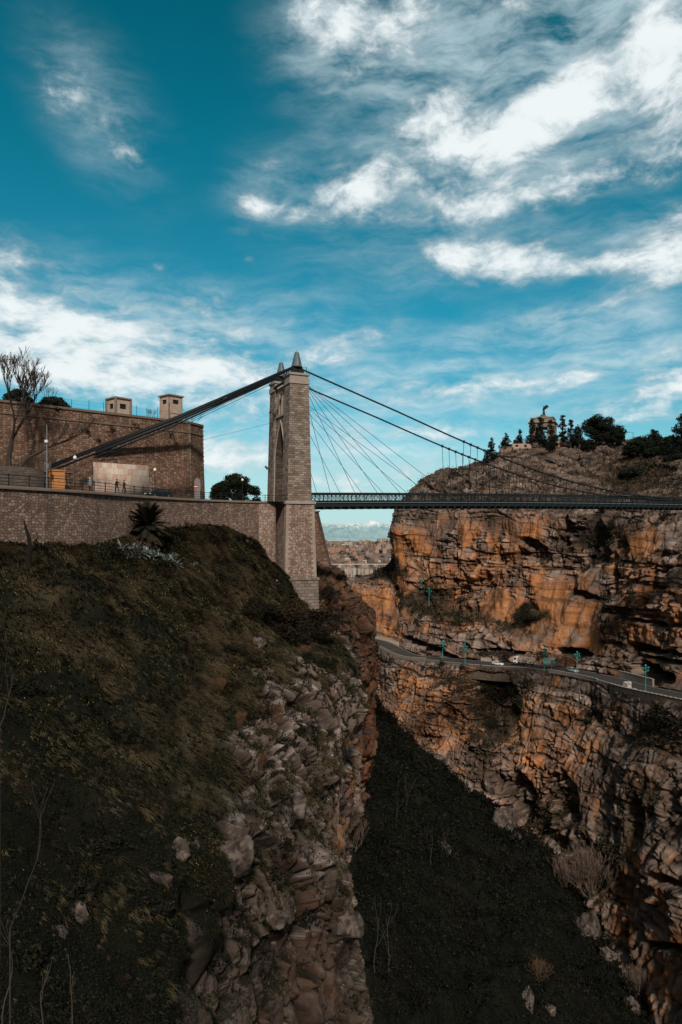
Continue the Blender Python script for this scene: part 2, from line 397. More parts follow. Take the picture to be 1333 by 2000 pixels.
# ---- left bank -----------------------------------------------------
A_ = at
Wd = lambda *a: np.array(a, float)
LW = [ # section: wall base, upper slope, lower slope, cliff edge, cliff upper, cliff lower, cliff foot
 [Wd(-50,20,-1.5), Wd(-30,22,-9), Wd(-16,23,-16), A_(250,2150,24), A_(420,2250,30), A_(560,2500,36), A_(600,3200,45)],
 [Wd(-45,38,-1.5), Wd(-30,36,-9), Wd(-17,34,-16.5), A_(300,1850,33), A_(440,1880,40), A_(570,2000,47), A_(620,2700,52)],
 [Wd(-41,54,-1.4), Wd(-30,51,-7.5), Wd(-18,48,-15), A_(400,1660,44), A_(530,1700,50), A_(655,1880,57), A_(690,2450,62)],
 [A_(0,1064,70.5), A_(150,1180,66), A_(330,1420,60), A_(470,1560,55), A_(590,1590,61), A_(700,1800,66), A_(705,2250,72)],
 [A_(210,1058,88), A_(270,1150,84), A_(400,1310,78), A_(505,1440,70), A_(610,1490,76), A_(664,1690,80), A_(690,2100,85)],
 [A_(320,1034,104), A_(370,1110,100), A_(460,1230,93), A_(540,1340,84), A_(655,1440,90), A_(655,1600,93), A_(670,2000,98)],
 [A_(430,1030,118), A_(460,1090,116), A_(560,1230,110), A_(690,1312,104), A_(703,1400,106), A_(674,1550,108), A_(660,1900,112)],
 [A_(500,1062,126), A_(520,1122,126), A_(580,1195,125), A_(655,1245,120), A_(696,1330,124), A_(680,1480,127), A_(670,1750,130)],
 [A_(560,1125,131), A_(590,1165,131), A_(622,1200,131), A_(655,1215,132), A_(694,1300,136), A_(690,1420,140), A_(680,1700,145)],
 [A_(560,1075,165), A_(612,1108,162), A_(648,1128,160), A_(698,1186,158), A_(724,1220,160), A_(722,1320,162), A_(705,1560,168)],
 [A_(540,1060,195), A_(600,1085,192), A_(640,1122,188), A_(676,1160,185), A_(708,1205,188), A_(722,1290,190), A_(710,1450,195)],
 [A_(500,1060,250), A_(570,1085,245), A_(620,1120,240), A_(640,1155,230), A_(672,1200,235), A_(690,1290,240), A_(690,1450,245)]]
LW = np.array([[r[0]+(r[0]-r[1])/np.linalg.norm(r[0]-r[1])*np.array((9,9,0))]+list(r) for r in LW])
gr, u, v = loft(LW, (80,90,95,105,115,130,120,70,80,70,40), (8,110,120,110,140,170,110), .9)
U, V = gr.shape[:2]
# carry the parameters, add the broad relief, then the rock
P = gr.reshape(-1,3); uu = np.repeat(u, V); vv = np.tile(v, U)
N0 = -grid_normals(gr).reshape(-1,3)
if N0[:,2].mean() < 0: N0 = -N0
edge_n = fbm(P/9., 3, 31)*.9+fbm(P/3., 2, 32)*.35
rk = sstep(3.72, 4.15, vv+edge_n*.7-.75*(1-sstep(.6,2.8,uu)))
rk = np.maximum(rk, sstep(.36,.56, fbm(P/np.array((7.,7.,4.)), 3, 40))*sstep(2.8,3.4,vv)*.9*sstep(2.,4.,uu))
rk = np.maximum(rk, sstep(7.95, 8.35, uu+.12*fbm(P/4.,3,41)))
rk *= sstep(.9, 1.3, vv)
disp, ck, bi, bi2, lh = rocky(P, 50, 4.6); ck2 = ck*.6
zz3 = P[:,2]+fbm(P/11.,3,75)*1.8+.10*P[:,0]-.05*P[:,1]; nbl, nbd = cell1(zz3/4.2, 76, np.zeros(len(P),np.int64)); nbh = _r(_h(nbl, nbl*0, nbl*0, 79)); nbc = (1-sstep(0,.05,nbd))*sstep(-.4,.1,fbm(P/5.,2,80))
nvf = np.abs(fbm(P/np.array((3.4,3.4,13.)), 3, 77)); nfis = 1-sstep(0,.10,nvf)
npl = sstep(-.12,.18,fbm(P/np.array((6.,6.,9.)),3,82)); nvf2 = np.abs(fbm(P/np.array((1.3,1.3,6.)), 3, 83)); nfis2 = (1-sstep(0,.11,nvf2))*sstep(-.2,.2,fbm(P/6.,2,84)); nbc = nbc*(1-.65*npl)
rgh = fbm(P/3.,5,78,.55)*.45+fbm(P/.55,3,81,.6)*.10+(nbh-.5)*.5*(1-.6*npl)-.36*nbc-1.25*nfis-.4*nfis2
big = fbm(P/14., 3, 33)*2.2*sstep(1.2,2.2,vv)*(1-.6*sstep(6.6,7.4,uu)*(1-sstep(8.,9.,uu)))
grass = (fbm(P/5., 4, 36)*.7+fbm(P/1.3, 3, 37)*.22)*sstep(1.,1.4,vv)
Nh = N0*np.array((1,1,.55)); Nh /= np.linalg.norm(Nh, axis=1, keepdims=True)
P = P+N0*(big+grass*(1-rk))[:,None]+Nh*((disp*.9*(1-.45*npl)+rgh)*rk)[:,None]
gr = P.reshape(U,V,3); N1 = -grid_normals(gr).reshape(-1,3)
if N1[:,2].mean() < 0: N1 = -N1
remember('hillside', gr)
up = N1[:,2]
tone = .5+.5*np.clip(fbm(P/6., 4, 60)*1.6, -1, 1)
rc = lerp3((.060,.042,.034), (.17,.128,.106), tone)
rc = rc*(.62+.7*bi[:,None])*(.8+.4*bi2[:,None])
orange = sstep(.05,.5, fbm(P/np.array((5.,5.,9.)), 3, 61)+.22*sstep(4.6,6.2,vv)-.12)*.6*(.35+.65*sstep(2.5,5.,uu))
rc = over(rc, (.26,.105,.04), orange*(1-sstep(.25,.7,up)))
rc = over(rc, (.34,.29,.26), sstep(.35,.8,up)*sstep(-.15,.3,fbm(P/1.5,3,62)+.1)*.8*(1-.8*sstep(7.4,8.,uu)))
rc = rc*(np.array((1.,1.,1.))*(1-sstep(7.4,8.,uu))[:,None]+np.array((.78,.58,.46))*sstep(7.4,8.,uu)[:,None])
rc = rc*(1-.72*np.maximum(ck, .75*ck2)*(1-.6*npl))[:,None]*(1-.45*nfis2)[:,None]*(.85+.3*nbh)[:,None]*(.58+.38*sstep(1.8,5.2,uu))[:,None]*(1-.7*nbc)[:,None]*(1-.75*nfis)[:,None]
dry = sstep(-.15,.35, fbm(P/np.array((6.,9.,6.)), 4, 64))*(.25+.75*sstep(1.6,3.6,uu))
gc = lerp3((.013,.0135,.0075), (.056,.044,.024), dry)*(.7+.6*tone[:,None])*(.5+.5*sstep(1.5,4.2,uu))[:,None]
veg = sstep(.45,.8,up)*sstep(-.2,.2,fbm(P/4.,3,66)+.35*(1-sstep(1.5,3.,uu)))*rk*(1-.8*sstep(7.8,8.3,uu))
col = lerp3(gc, rc, rk*(1-.85*veg))
M_ROCK_NEAR = m_vcol('rock_near', 3.2, .6, .16)
hill = tag(np_mesh('hillside', P, grid_faces(U,V), M_ROCK_NEAR, col=col), kind='structure')
L_ = dict(P=P, rk=rk, up=up, dry=dry, N=N1, uu=uu, vv=vv, veg=veg)
# ---- right bank ----------------------------------------------------
RD = [at(*q) for q in [(600,1244,350),(640,1245,342),(700,1247,327),(745,1256,311),(800,1281,295),(850,1286,284),(905,1292,274),(980,1298,262),(1050,1302,251),(1120,1312,238),(1185,1325,224),(1255,1344,205),(1333,1360,188),(1450,1384,168),(1600,1421,145)]]
RD = np.array(RD)
tg = np.gradient(RD[:,:2], axis=0); tg /= np.linalg.norm(tg, axis=1, keepdims=True)
RN = np.stack([-tg[:,1]*-1, tg[:,0]*-1], 1)   # right of travel: towards the gorge
RN = np.where((RN*np.array((-1.,-1.))).sum(1,keepdims=True) > 0, RN, -RN)
def road_pt(i, off, dz=0.): return np.array((RD[i,0]+RN[i,0]*off, RD[i,1]+RN[i,1]*off, RD[i,2]+dz))
RC = [ # foot, lower mid | cliff top of the road, ledge back, upper mid-low, upper mid, upper top, hill, crest, back
 ((640,1480,328),(640,1350,332),(640,1138,362),(640,1136,385),(660,1134,420),(690,1133,450),(720,1132,480),(740,1132,500),(760,1150,560)),
 ((660,1450,322),(660,1340,326),(665,1136,356),(670,1134,375),(690,1132,400),(705,1131,430),(722,1130,450),(738,1128,470),(750,1145,540)),
 ((712,1425,315),(712,1335,318),(700,1134,345),(705,1131,365),(715,1129,380),(725,1126,395),(735,1122,410),(748,1117,430),(755,1135,500)),
 ((735,1445,298),(738,1340,301),(757,1136,331),(757,1126,345),(762,1112,352),(767,1102,358),(772,1092,365),(782,1085,380),(790,1090,450)),
 ((762,1465,280),(775,1360,284),(800,1195,309),(790,1150,318),(771,1085,322),(770,1035,324),(773,992,326),(800,958,335),(840,945,380)),
 ((800,1485,256),(822,1390,262),(850,1213,297),(845,1170,306),(840,1090,312),(845,1008,315),(850,962,322),(872,928,335),(900,915,380)),
 ((852,1505,247),(890,1410,253),(920,1223,285),(915,1190,292),(915,1090,300),(915,1003,304),(925,948,316),(940,905,338),(960,893,380)),
 ((905,1560,238),(950,1430,245),(985,1234,275),(985,1200,279),(985,1090,286),(985,1003,290),(990,918,318),(1000,878,345),(1020,868,400)),
 ((975,1620,229),(1015,1450,237),(1060,1223,264),(1060,1180,267),(1060,1090,272),(1055,1003,278),(1055,903,318),(1060,866,350),(1070,860,420)),
 ((1060,1690,210),(1080,1480,226),(1130,1240,252),(1130,1190,254),(1125,1100,260),(1120,1003,268),(1130,908,318),(1140,868,350),(1150,862,420)),
 ((1110,1760,194),(1135,1510,210),(1190,1250,238),(1190,1200,240),(1190,1100,246),(1190,1003,256),(1200,930,300),(1210,864,345),(1220,858,420)),
 ((1190,1880,172),(1210,1570,190),(1255,1258,221),(1255,1200,224),(1255,1100,230),(1255,1003,240),(1260,930,280),(1265,866,325),(1280,858,400)),
 ((1250,2020,150),(1280,1660,168),(1335,1260,206),(1335,1200,210),(1335,1100,216),(1335,1003,226),(1335,930,260),(1340,872,300),(1350,866,380)),
 ((1290,2200,132),(1370,1790,146),(1450,1262,184),(1450,1200,188),(1450,1100,195),(1450,1003,205),(1450,930,240),(1450,860,280),(1460,850,350)),
 ((1310,2450,112),(1440,1950,124),(1610,1270,165),(1610,1200,168),(1610,1100,175),(1610,1003,185),(1610,930,220),(1610,850,260),(1620,840,330))]
ctrl = []
for i, r in enumerate(RC):
    q = [at(*t) for t in r]
    ctrl.append([q[0]+np.array((0,0,-30.)), q[0], q[1], road_pt(i, 6.2, -.3), road_pt(i, 5.0, -.3), road_pt(i, -5.8, -.3), road_pt(i, -6.8, 1.2)]+q[2:])
gr, u, v = loft(np.array(ctrl), (24,36,44,60,64,58,56,56,58,58,58,60,60,40), (10,110,140,6,22,8,85,26,90,90,80,50,24), .35)
U, V = gr.shape[:2]; P = gr.reshape(-1,3); uu = np.repeat(u, V); vv = np.tile(v, U)
N0 = grid_normals(gr).reshape(-1,3)
if (N0*P).sum(1).mean() > 0: N0 = -N0
road_m = sstep(2.93,3.05,vv)*(1-sstep(4.97,5.12,vv))
free = 1-road_m
steep = 1-sstep(.35,.75,np.abs(N0[:,2]))
disp, ck, bi, bi2, lh = rocky(P, 150, 3.6); ck2 = ck*.6
vf = np.abs(fbm(P/np.array((5.,5.,26.)), 3, 192)); vf2 = np.abs(fbm(P/np.array((2.2,2.2,9.)), 3, 193))
fis = 1-sstep(0,.085,vf); fis2 = (1-sstep(0,.10,vf2))*sstep(-.1,.3,fbm(P/15.,2,194))
zz2 = P[:,2]+fbm(P/38.,3,300)*6.+.05*P[:,0]
bl, bd = cell1(zz2/7.5, 301, np.zeros(len(P),np.int64)); bedh = _r(_h(bl, bl*0, bl*0, 302)); bed_ck = (1-sstep(.0,.075,bd))*sstep(-.35,.15,fbm(P/17.,2,303))
plate = sstep(-.12,.16, fbm(P/np.array((22.,22.,26.)), 3, 181)+.06)*np.maximum(sstep(5.2,6,vv), .5*(1-sstep(2.3,2.8,vv)))
rough = fbm(P/7.,4,197,.55)*1.9*(1-.6*plate)+fbm(P/1.7,4,198,.6)*.6*(1-.5*plate)-1.9*fis*(1-.3*plate)-.55*fis2*(1-.8*plate)+(bedh-.5)*2.6*(1-.45*plate)-1.0*bed_ck*(1-.6*plate)
hillm = sstep(9.2,10.6,vv)
amp = free*(1-.2*hillm)
smooth_zone = plate*(1-hillm)
quarry = (1-sstep(3.2,3.9,uu))*sstep(5.,5.3,vv)*(1-sstep(6.7,7.,vv))
smooth_zone = np.maximum(smooth_zone, quarry)
big = fbm(P/30., 3, 190)*4.2+fbm(P/np.array((11.,11.,40.)), 3, 191)*2.6
Nh = N0*np.array((1,1,.3)); Nh /= np.linalg.norm(Nh, axis=1, keepdims=True)
fade_c = sstep(5.05,5.6,vv)+1-sstep(2.5,2.95,vv)
P1 = P+Nh*(big*np.clip(fade_c,0,1)*amp*(1-.7*quarry)*(1-.8*hillm)+(disp*1.0*(1-.4*plate)+rough)*amp*np.clip(fade_c,.25,1)*(1-.86*smooth_zone))[:,None]
# caves, overhangs and gullies pressed into the face: photo spot, half sizes, depth, tilt
px = CX+P1[:,0]/P1[:,1]*F; py = HY-P1[:,2]/P1[:,1]*F
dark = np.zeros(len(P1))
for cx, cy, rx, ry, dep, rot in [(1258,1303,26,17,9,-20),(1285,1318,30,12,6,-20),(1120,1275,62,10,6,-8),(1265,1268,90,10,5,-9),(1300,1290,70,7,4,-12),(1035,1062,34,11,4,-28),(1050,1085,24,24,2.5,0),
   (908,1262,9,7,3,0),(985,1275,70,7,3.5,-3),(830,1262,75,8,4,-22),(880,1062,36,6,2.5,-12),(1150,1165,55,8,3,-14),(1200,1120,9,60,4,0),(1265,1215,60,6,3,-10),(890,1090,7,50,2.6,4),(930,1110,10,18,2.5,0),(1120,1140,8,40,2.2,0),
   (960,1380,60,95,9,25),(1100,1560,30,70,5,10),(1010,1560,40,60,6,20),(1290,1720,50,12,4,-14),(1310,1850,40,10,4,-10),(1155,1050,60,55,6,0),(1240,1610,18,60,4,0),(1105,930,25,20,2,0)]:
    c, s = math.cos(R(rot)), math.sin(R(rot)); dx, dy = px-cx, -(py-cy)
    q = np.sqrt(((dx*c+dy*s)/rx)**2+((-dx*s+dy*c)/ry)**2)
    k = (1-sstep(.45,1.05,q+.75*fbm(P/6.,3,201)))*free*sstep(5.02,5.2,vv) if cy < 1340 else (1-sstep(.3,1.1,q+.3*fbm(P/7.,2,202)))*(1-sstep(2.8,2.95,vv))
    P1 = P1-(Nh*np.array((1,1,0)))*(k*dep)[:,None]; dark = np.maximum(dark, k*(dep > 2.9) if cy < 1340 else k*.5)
P = P1; gr = P.reshape(U,V,3); N1 = grid_normals(gr).reshape(-1,3)
if (N1*N0).sum(1).mean() < 0: N1 = -N1
remember('cliff', gr)
up = N1[:,2]
t1 = .5+.5*np.clip(fbm(P/13., 4, 210)*1.7, -1, 1)
rc = lerp3((.105,.072,.055), (.25,.185,.15), t1)*(.72+.5*bi[:,None])*(.8+.4*bi2[:,None])
om = np.zeros(len(P))
for cx, cy, rx, ry, a in [(960,1130,150,95,1.),(1070,1190,110,90,1.),(745,1190,60,60,1.15),(1280,1180,90,100,1.),(850,1390,110,95,.9),(1040,1470,80,110,.75),(1280,1850,90,190,.5),(800,1090,45,90,.75),(1040,1060,70,60,.8),(1290,1480,60,80,.3),(1180,1240,60,60,.5),(1130,1420,110,60,.45)]:
    om = np.maximum(om, a*np.exp(-(((px-cx)/rx)**2+((py-cy)/ry)**2)*.8))
om = np.clip(om*1.05+.40*(plate-.35)+.12*(1-sstep(2.8,3.,vv))+fbm(P/np.array((12.,12.,16.)), 4, 211)*.75, 0, 1)*(1-.85*hillm)*(1-.7*sstep(.3,.7,up))
rc = lerp3(rc, np.array((.45,.188,.074))*(.72+.45*t1[:,None])*(.85+.3*bi2[:,None]), sstep(.12,.8,om))
rc = over(rc, (.38,.13,.03), sstep(.28,.6, fbm(P/np.array((9.,9.,5.)),4,212))*om*.6)
rc = over(rc, (.34,.29,.26), sstep(.2,.6,up)*.5*sstep(-.1,.3,fbm(P/4.,3,213)))
streak = sstep(.06,.42, fbm(P/np.array((3.2,3.2,28.)), 4, 214))*sstep(.0,.35,fbm(P/24.,2,215)+.12)
rc = over(rc, (.03,.024,.022), streak*.82*(1-sstep(.2,.5,up)))
band = sstep(.1,.4, fbm(P/np.array((26.,26.,2.2)), 3, 216))
rc = over(rc, (.05,.036,.03), band*.4)
rc = over(rc, (.14,.105,.088), sstep(-.05,.4,fbm(P/np.array((8.,8.,11.)),5,217,.6))*.34)
rc = rc*(1-.6*np.maximum(fis,fis2*.8))[:,None]*(.82+.36*bi)[:,None]*(1-.72*bed_ck*(1-.6*plate))[:,None]
rc = rc*(1-.66*np.maximum(ck*(1-.75*smooth_zone), .7*ck2*(1-.7*smooth_zone)))[:,None]
vegm = np.zeros(len(P))
for cx, cy, rx, ry, a in [(960,1380,62,85,1.),(840,1175,80,36,.9),(900,1205,90,25,.8),(1030,1205,50,30,.8),(1200,1210,45,60,.7),(1175,1055,90,50,.75),(1240,920,90,40,.8),(1300,1430,60,50,.9),(1240,1560,70,90,.6),(1060,1590,60,60,.7),(1160,1690,70,60,.6),(1150,1390,90,30,.5),(760,1105,50,30,.8),(1180,1700,60,90,.6),(1010,1060,20,20,0),(1040,1335,40,14,.7),(880,1325,60,18,.6),(1240,1355,60,14,.6)]:
    vegm = np.maximum(vegm, a*np.exp(-(((px-cx)/rx)**2+((py-cy)/ry)**2)*.9))
veg = np.clip(sstep(.25,.62, vegm+fbm(P/6.,4,220)*.5+.35*sstep(.45,.85,up)-.12), 0, 1)*(1-quarry)*free
soil = lerp3((.020,.018,.011), (.085,.055,.034), .5+.5*np.clip(fbm(P/7.,4,221)*2,-1,1))
veg = np.maximum(veg, hillm*sstep(.66,.9,up+.3*fbm(P/9.,3,230))*.85)
col = lerp3(rc, soil, veg)
col = over(col, (.07,.058,.05), road_m)
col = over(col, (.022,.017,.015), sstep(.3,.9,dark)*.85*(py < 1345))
M_ROCK_FAR = m_vcol('rock_far', 1.1, .6, .35)
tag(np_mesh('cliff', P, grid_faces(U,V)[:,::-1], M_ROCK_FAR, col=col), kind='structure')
R_ = dict(P=P, veg=veg, up=up, N=N1, px=px, py=py, uu=uu, vv=vv)
# ---- gorge floor ---------------------------------------------------
FL = np.array([[at(*q) for q in r] for r in [
 [(300,2900,40),(560,2600,52),(900,2300,95),(1330,2200,122),(1500,2300,135)],
 [(500,2150,70),(650,2050,82),(900,1990,115),(1262,2010,143),(1400,2060,165)],
 [(520,1900,92),(650,1850,104),(850,1780,150),(1202,1850,174),(1330,1880,200)],
 [(540,1700,122),(655,1650,134),(850,1640,180),(1085,1685,206),(1180,1690,240)],
 [(560,1540,160),(670,1500,172),(800,1520,212),(985,1605,229),(1060,1620,262)],
 [(600,1440,205),(690,1425,212),(765,1432,232),(850,1490,245),(930,1520,275)],
 [(620,1380,235),(705,1380,242),(735,1390,262),(790,1440,272),(850,1470,300)],
 [(640,1360,280),(700,1366,285),(725,1376,295),(750,1400,305),(790,1420,330)]]])
gr, u, v = loft(FL, (60,60,60,50,50,40,30), (40,90,90,40), .9)
U, V = gr.shape[:2]; P = gr.reshape(-1,3)
P[:,2] += fbm(P/16.,4,300)*5.5+fbm(P/5.,4,301)*2.2
remember('gorge_floor', P)
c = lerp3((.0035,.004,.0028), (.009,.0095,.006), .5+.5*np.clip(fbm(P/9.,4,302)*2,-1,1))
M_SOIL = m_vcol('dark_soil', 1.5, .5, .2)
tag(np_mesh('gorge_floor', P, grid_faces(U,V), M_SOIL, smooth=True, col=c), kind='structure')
G_ = dict(P=P)
# ---- far ground: one sheet to the horizon, snowy mountain behind -----
ds = np.concatenate([np.linspace(330,3600,90), np.geomspace(3700,40000,60)]); xs = np.concatenate([-np.geomspace(40000,700,22), np.linspace(-600,900,120), np.geomspace(1000,40000,22)])
def far_z(x, d):
    z = np.interp(d, [330,420,560,700,1140,1300,1800,2600,3000,3300,4500,9000,16000,40000], [-95,-92,-88,-86,-92,-97,-86,-68,-60,-64,-140,-160,-260,-900])
    z = z+26*np.exp(-((x-330)/170)**2-((d-2700)/700)**2)+8*np.sin(x/140.+d/310.)*((d > 900) & (d < 3300))*.6
    return z
X, D = np.meshgrid(xs, ds, indexing='ij'); Z = far_z(X, D)
P = np.stack([X, D, Z], -1).reshape(-1,3)
t = .5+.5*np.clip(fbm(P/np.array((160.,220.,50.)),4,310)*2,-1,1)
c = lerp3((.07,.058,.046),(.20,.155,.12),t)
fz = sstep(3300,5200,P[:,1]); c = over(c, (.17,.23,.18), fz*.9); c = over(c, (.30,.42,.44), sstep(9000,16000,P[:,1]))  # far end coloured bluish with distance to imitate haze
M_GROUND = m_vcol('far_ground', .02, .35, 0)
tag(np_mesh('ground', P, grid_faces(len(xs),len(ds))[:,::-1], M_GROUND, smooth=True, col=c), kind='structure')
xs = np.linspace(-9000,11000,420); ds = np.linspace(14000,23000,70)
X, D = np.meshgrid(xs, ds, indexing='ij')
P = np.stack([X, D, np.zeros_like(X)], -1).reshape(-1,3)
ridge = np.exp(-((P[:,1]-20000)/2900)**2)
rn = 1-np.abs(fbm(P/np.array((1300.,1300.,1.)),5,320,.52))*1.55
P[:,2] = -420+(390+250*rn+170*fbm(P/620.,5,321)-.012*np.abs(P[:,0]-500))*ridge
gr = P.reshape(len(xs),len(ds),3); N1 = grid_normals(gr).reshape(-1,3)
hgt = P[:,2]+60*fbm(P/500.,4,322)
c = lerp3((.23,.37,.42),(.33,.50,.54),.5+.5*np.clip(fbm(P/np.array((400.,900.,1.)),4,323)*2,-1,1))  # blue slopes: haze over the mountain put into the colour
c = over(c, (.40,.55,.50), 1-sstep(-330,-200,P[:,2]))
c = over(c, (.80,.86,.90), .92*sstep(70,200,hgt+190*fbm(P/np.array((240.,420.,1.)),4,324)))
M_MOUNT = m_vcol('mountain', .004, .2, 0)
tag(np_mesh('mountain', P, grid_faces(len(xs),len(ds))[:,::-1], M_MOUNT, smooth=True, col=c), kind='structure')
# ------------------------------------------------------------------ materials of the built things
M_TOWER = m_masonry('tower_stone', [(.10,.074,.058),(.195,.152,.122),(.285,.23,.188),(.41,.345,.29)], (.06,.048,.04), .95, .42, .03, .45, stain_amt=.45)
M_TRIM = m_plain('pale_trim_stone', (.30,.262,.228), .9, vary=.35, scale=1.1)
M_ASHLAR = m_masonry('plinth_ashlar', [(.13,.095,.078),(.22,.175,.15),(.30,.25,.215)], (.05,.04,.034), 1.25, .62, .035, .4, stain_amt=.35)
M_POLY = m_rubble('polygonal_rubble', [(.14,.088,.067),(.25,.165,.128),(.35,.25,.205),(.46,.37,.315)], (.11,.068,.05), .55, .3)
M_POLYW = m_rubble('wall_rubble', [(.080,.049,.037),(.145,.092,.071),(.21,.14,.11),(.33,.25,.205)], (.06,.04,.031), .32, .6, .08, .7)
M_FORT = m_rubble('fort_rubble', [(.085,.044,.029),(.17,.092,.062),(.25,.148,.103),(.41,.285,.21)], (.06,.036,.025), .36, .6, .09, .62)
M_QUOIN = m_plain('quoin_stone', (.33,.27,.225), .9, vary=.5, scale=.9)
M_STEEL = m_plain('dark_painted_steel', (.012,.018,.021), .5, .0, .4, 2.)
M_CABLE = m_plain('cable_steel', (.012,.016,.018), .55, .0, .3, 3.)
M_GALV = m_plain('galvanised_steel', (.16,.20,.22), .45, .3, .3, 2.)
M_ROPE = m_plain('stay_rope', (.055,.075,.085), .6, .0, .2, 2.)
M_ROAD = m_plain('asphalt', (.055,.055,.057), .9, 0, .3, .35)
M_PAVE = m_plain('paving', (.13,.105,.09), .9, 0, .3, .5)
# ------------------------------------------------------------------ suspension bridge
AX = np.array((math.cos(R(24.2)), math.sin(R(24.2)))); NX = np.array((AX[1], -AX[0]))   # along the span; towards the camera
T0 = np.array((-10.4, 135.7))
def bw(t, n, z): return (T0[0]+AX[0]*t+NX[0]*n, T0[1]+AX[1]*t+NX[1]*n, z)
bridge = empty('suspension_bridge', bw(0,0,-17), 0, 'suspension bridge with a stone arch tower, dark cables and a slender deck across the gorge', 'bridge')
bo = bridge.location
def bpart(mb, name, mat, parent=None, **k):
    if parent is None: return mb.build(name, mat, bridge, local=bo, **k)
    return mb.build(name, mat, parent, local=bo, **k)
ZB, ZT = 5.5, 27.9
def tT(z): return 4.95+(3.75-4.95)*(z-ZB)/(29-ZB)      # thickness along the span
def tW(z): return 1-.03*(z-ZB)/(29-ZB)
def tw(s, wv, z): return bw(s*tT(z), wv*tW(z), z)     # s in -.5...5, wv across
mb = MB()
HW, AW = 6.2, 2.95
for sg in (-1,1):
    zs = np.linspace(ZB, ZT, 5)
    for a, b in zip(zs[:-1], zs[1:]):
        P8 = [tw(s, sg*q, z) for z in (a,b) for s, q in ((-.5,AW),(.5,AW),(.5,HW),(-.5,HW))]
        mb.add(P8, [(0,1,5,4),(1,2,6,5),(2,3,7,6),(3,0,4,7)])
    mb.add([tw(s, sg*q, ZT) for s, q in ((-.5,AW),(.5,AW),(.5,HW),(-.5,HW))], [(0,1,2,3)])
# pointed arch: springing 13.6, crown 21.6; spandrel up to the string course 22.4
Zs, Zc, Zk = 13.6, 21.5, 22.5
arc = [(-AW+AW*math.sin(q*math.pi/2)**1.0, Zs+(Zc-Zs)*(1-(1-math.sin(q*math.pi/2))**1.0)) for q in np.linspace(0,1,2)]
def archw(k):  # half opening at relative height k
    return AW*(1-k**1.75)
ks = np.linspace(0,1,13)
SI = .40
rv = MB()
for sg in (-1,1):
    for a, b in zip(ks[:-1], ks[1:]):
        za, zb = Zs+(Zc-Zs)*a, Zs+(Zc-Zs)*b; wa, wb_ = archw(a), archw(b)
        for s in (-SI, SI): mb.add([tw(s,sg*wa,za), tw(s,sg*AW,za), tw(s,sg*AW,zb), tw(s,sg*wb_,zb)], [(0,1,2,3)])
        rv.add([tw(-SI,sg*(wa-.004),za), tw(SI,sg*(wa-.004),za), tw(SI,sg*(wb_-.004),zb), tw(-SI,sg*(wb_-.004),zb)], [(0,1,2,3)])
def slab(w0, w1, z0, z1, s0=SI, ins=0):
    mb.add([tw(s,q,z) for z in (z0,z1) for s, q in ((-s0,w0),(s0,w0),(s0,w1),(-s0,w1))], [(3,2,1,0),(4,5,6,7),(0,1,5,4),(1,2,6,5),(2,3,7,6),(3,0,4,7)])
slab(-AW, AW, Zc, Zk)
# three lancets
LWd, LP = .62, 1.75
edges = [-AW]+[c+o for c in (-LP,0,LP) for o in (-LWd,LWd)]+[AW]
for i in range(0, 8, 2): slab(edges[i], edges[i+1], Zk, 28.3)
for c in (-LP,0,LP):
    kk = np.linspace(0,1,7)
    for sg in (-1,1):
        for a, b in zip(kk[:-1], kk[1:]):
            za, zb = 26.2+1.6*a, 26.2+1.6*b; wa, wb_ = LWd*(1-a**1.8), LWd*(1-b**1.8)
            for s in (-SI,SI): mb.add([tw(s,c+sg*wa,za), tw(s,c+sg*LWd,za), tw(s,c+sg*LWd,zb), tw(s,c+sg*wb_,zb)], [(0,1,2,3)])
            mb.add([tw(-SI,c+sg*wa,za), tw(SI,c+sg*wa,za), tw(SI,c+sg*wb_,zb), tw(-SI,c+sg*wb_,zb)], [(0,1,2,3)])
    slab(c-LWd, c+LWd, 27.8, 28.3)
tower = bpart(mb, 'tower', M_TOWER, uv=True)
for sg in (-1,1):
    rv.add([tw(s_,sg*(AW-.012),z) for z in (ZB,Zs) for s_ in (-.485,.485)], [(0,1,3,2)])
M_REVEAL_SHADE = m_masonry('shaded_reveal_stone', [(.035,.026,.021),(.065,.050,.041),(.095,.076,.064),(.13,.107,.09)], (.025,.02,.017), .95, .42, .03, .4, stain_amt=.6)  # darker copy of the tower stone: shade inside the arch put into the colour
bpart(rv, 'arch_reveal', M_REVEAL_SHADE, tower, uv=True)
def ring(w0, w1, z0, z1, out, m):
    P8 = [(q[0]+AX[0]*o1+NX[0]*o2, q[1]+AX[1]*o1+NX[1]*o2, q[2]) for z in (z0,z1) for s, wv, o1, o2 in ((-.5,w0,-out,-out),(.5,w0,out,-out),(.5,w1,out,out),(-.5,w1,-out,out)) for q in [tw(s,wv,z)]]
    m.add(P8, [(3,2,1,0),(4,5,6,7),(0,1,5,4),(1,2,6,5),(2,3,7,6),(3,0,4,7)])
for sg in (-1,1):
    lo, hi = sorted((sg*AW, sg*HW))
    m = MB(); ring(lo, hi, 27.9, 28.9, .16, m); ring(lo+.02, hi-.02, 28.9, 29.55, .02, m); ring(lo, hi, 29.55, 29.95, .22, m); bpart(m, 'cornice', M_TRIM, tower)
m = MB()
for s in (-1,1):
    m.add([tw(s*(SI+.012)+0, q, z) for z in (Zk-.12, Zk+.22) for q in (-AW+.02,AW-.02)]+[tw(s*(SI+.05), q, z) for z in (Zk-.12, Zk+.22) for q in (-AW+.02,AW-.02)], [(0,1,3,2),(4,5,7,6),(0,1,5,4),(2,3,7,6),(0,2,6,4),(1,3,7,5)])
bpart(m, 'string_course', M_TRIM, tower)
m = MB()   # raised moulding round the arch and the lancets
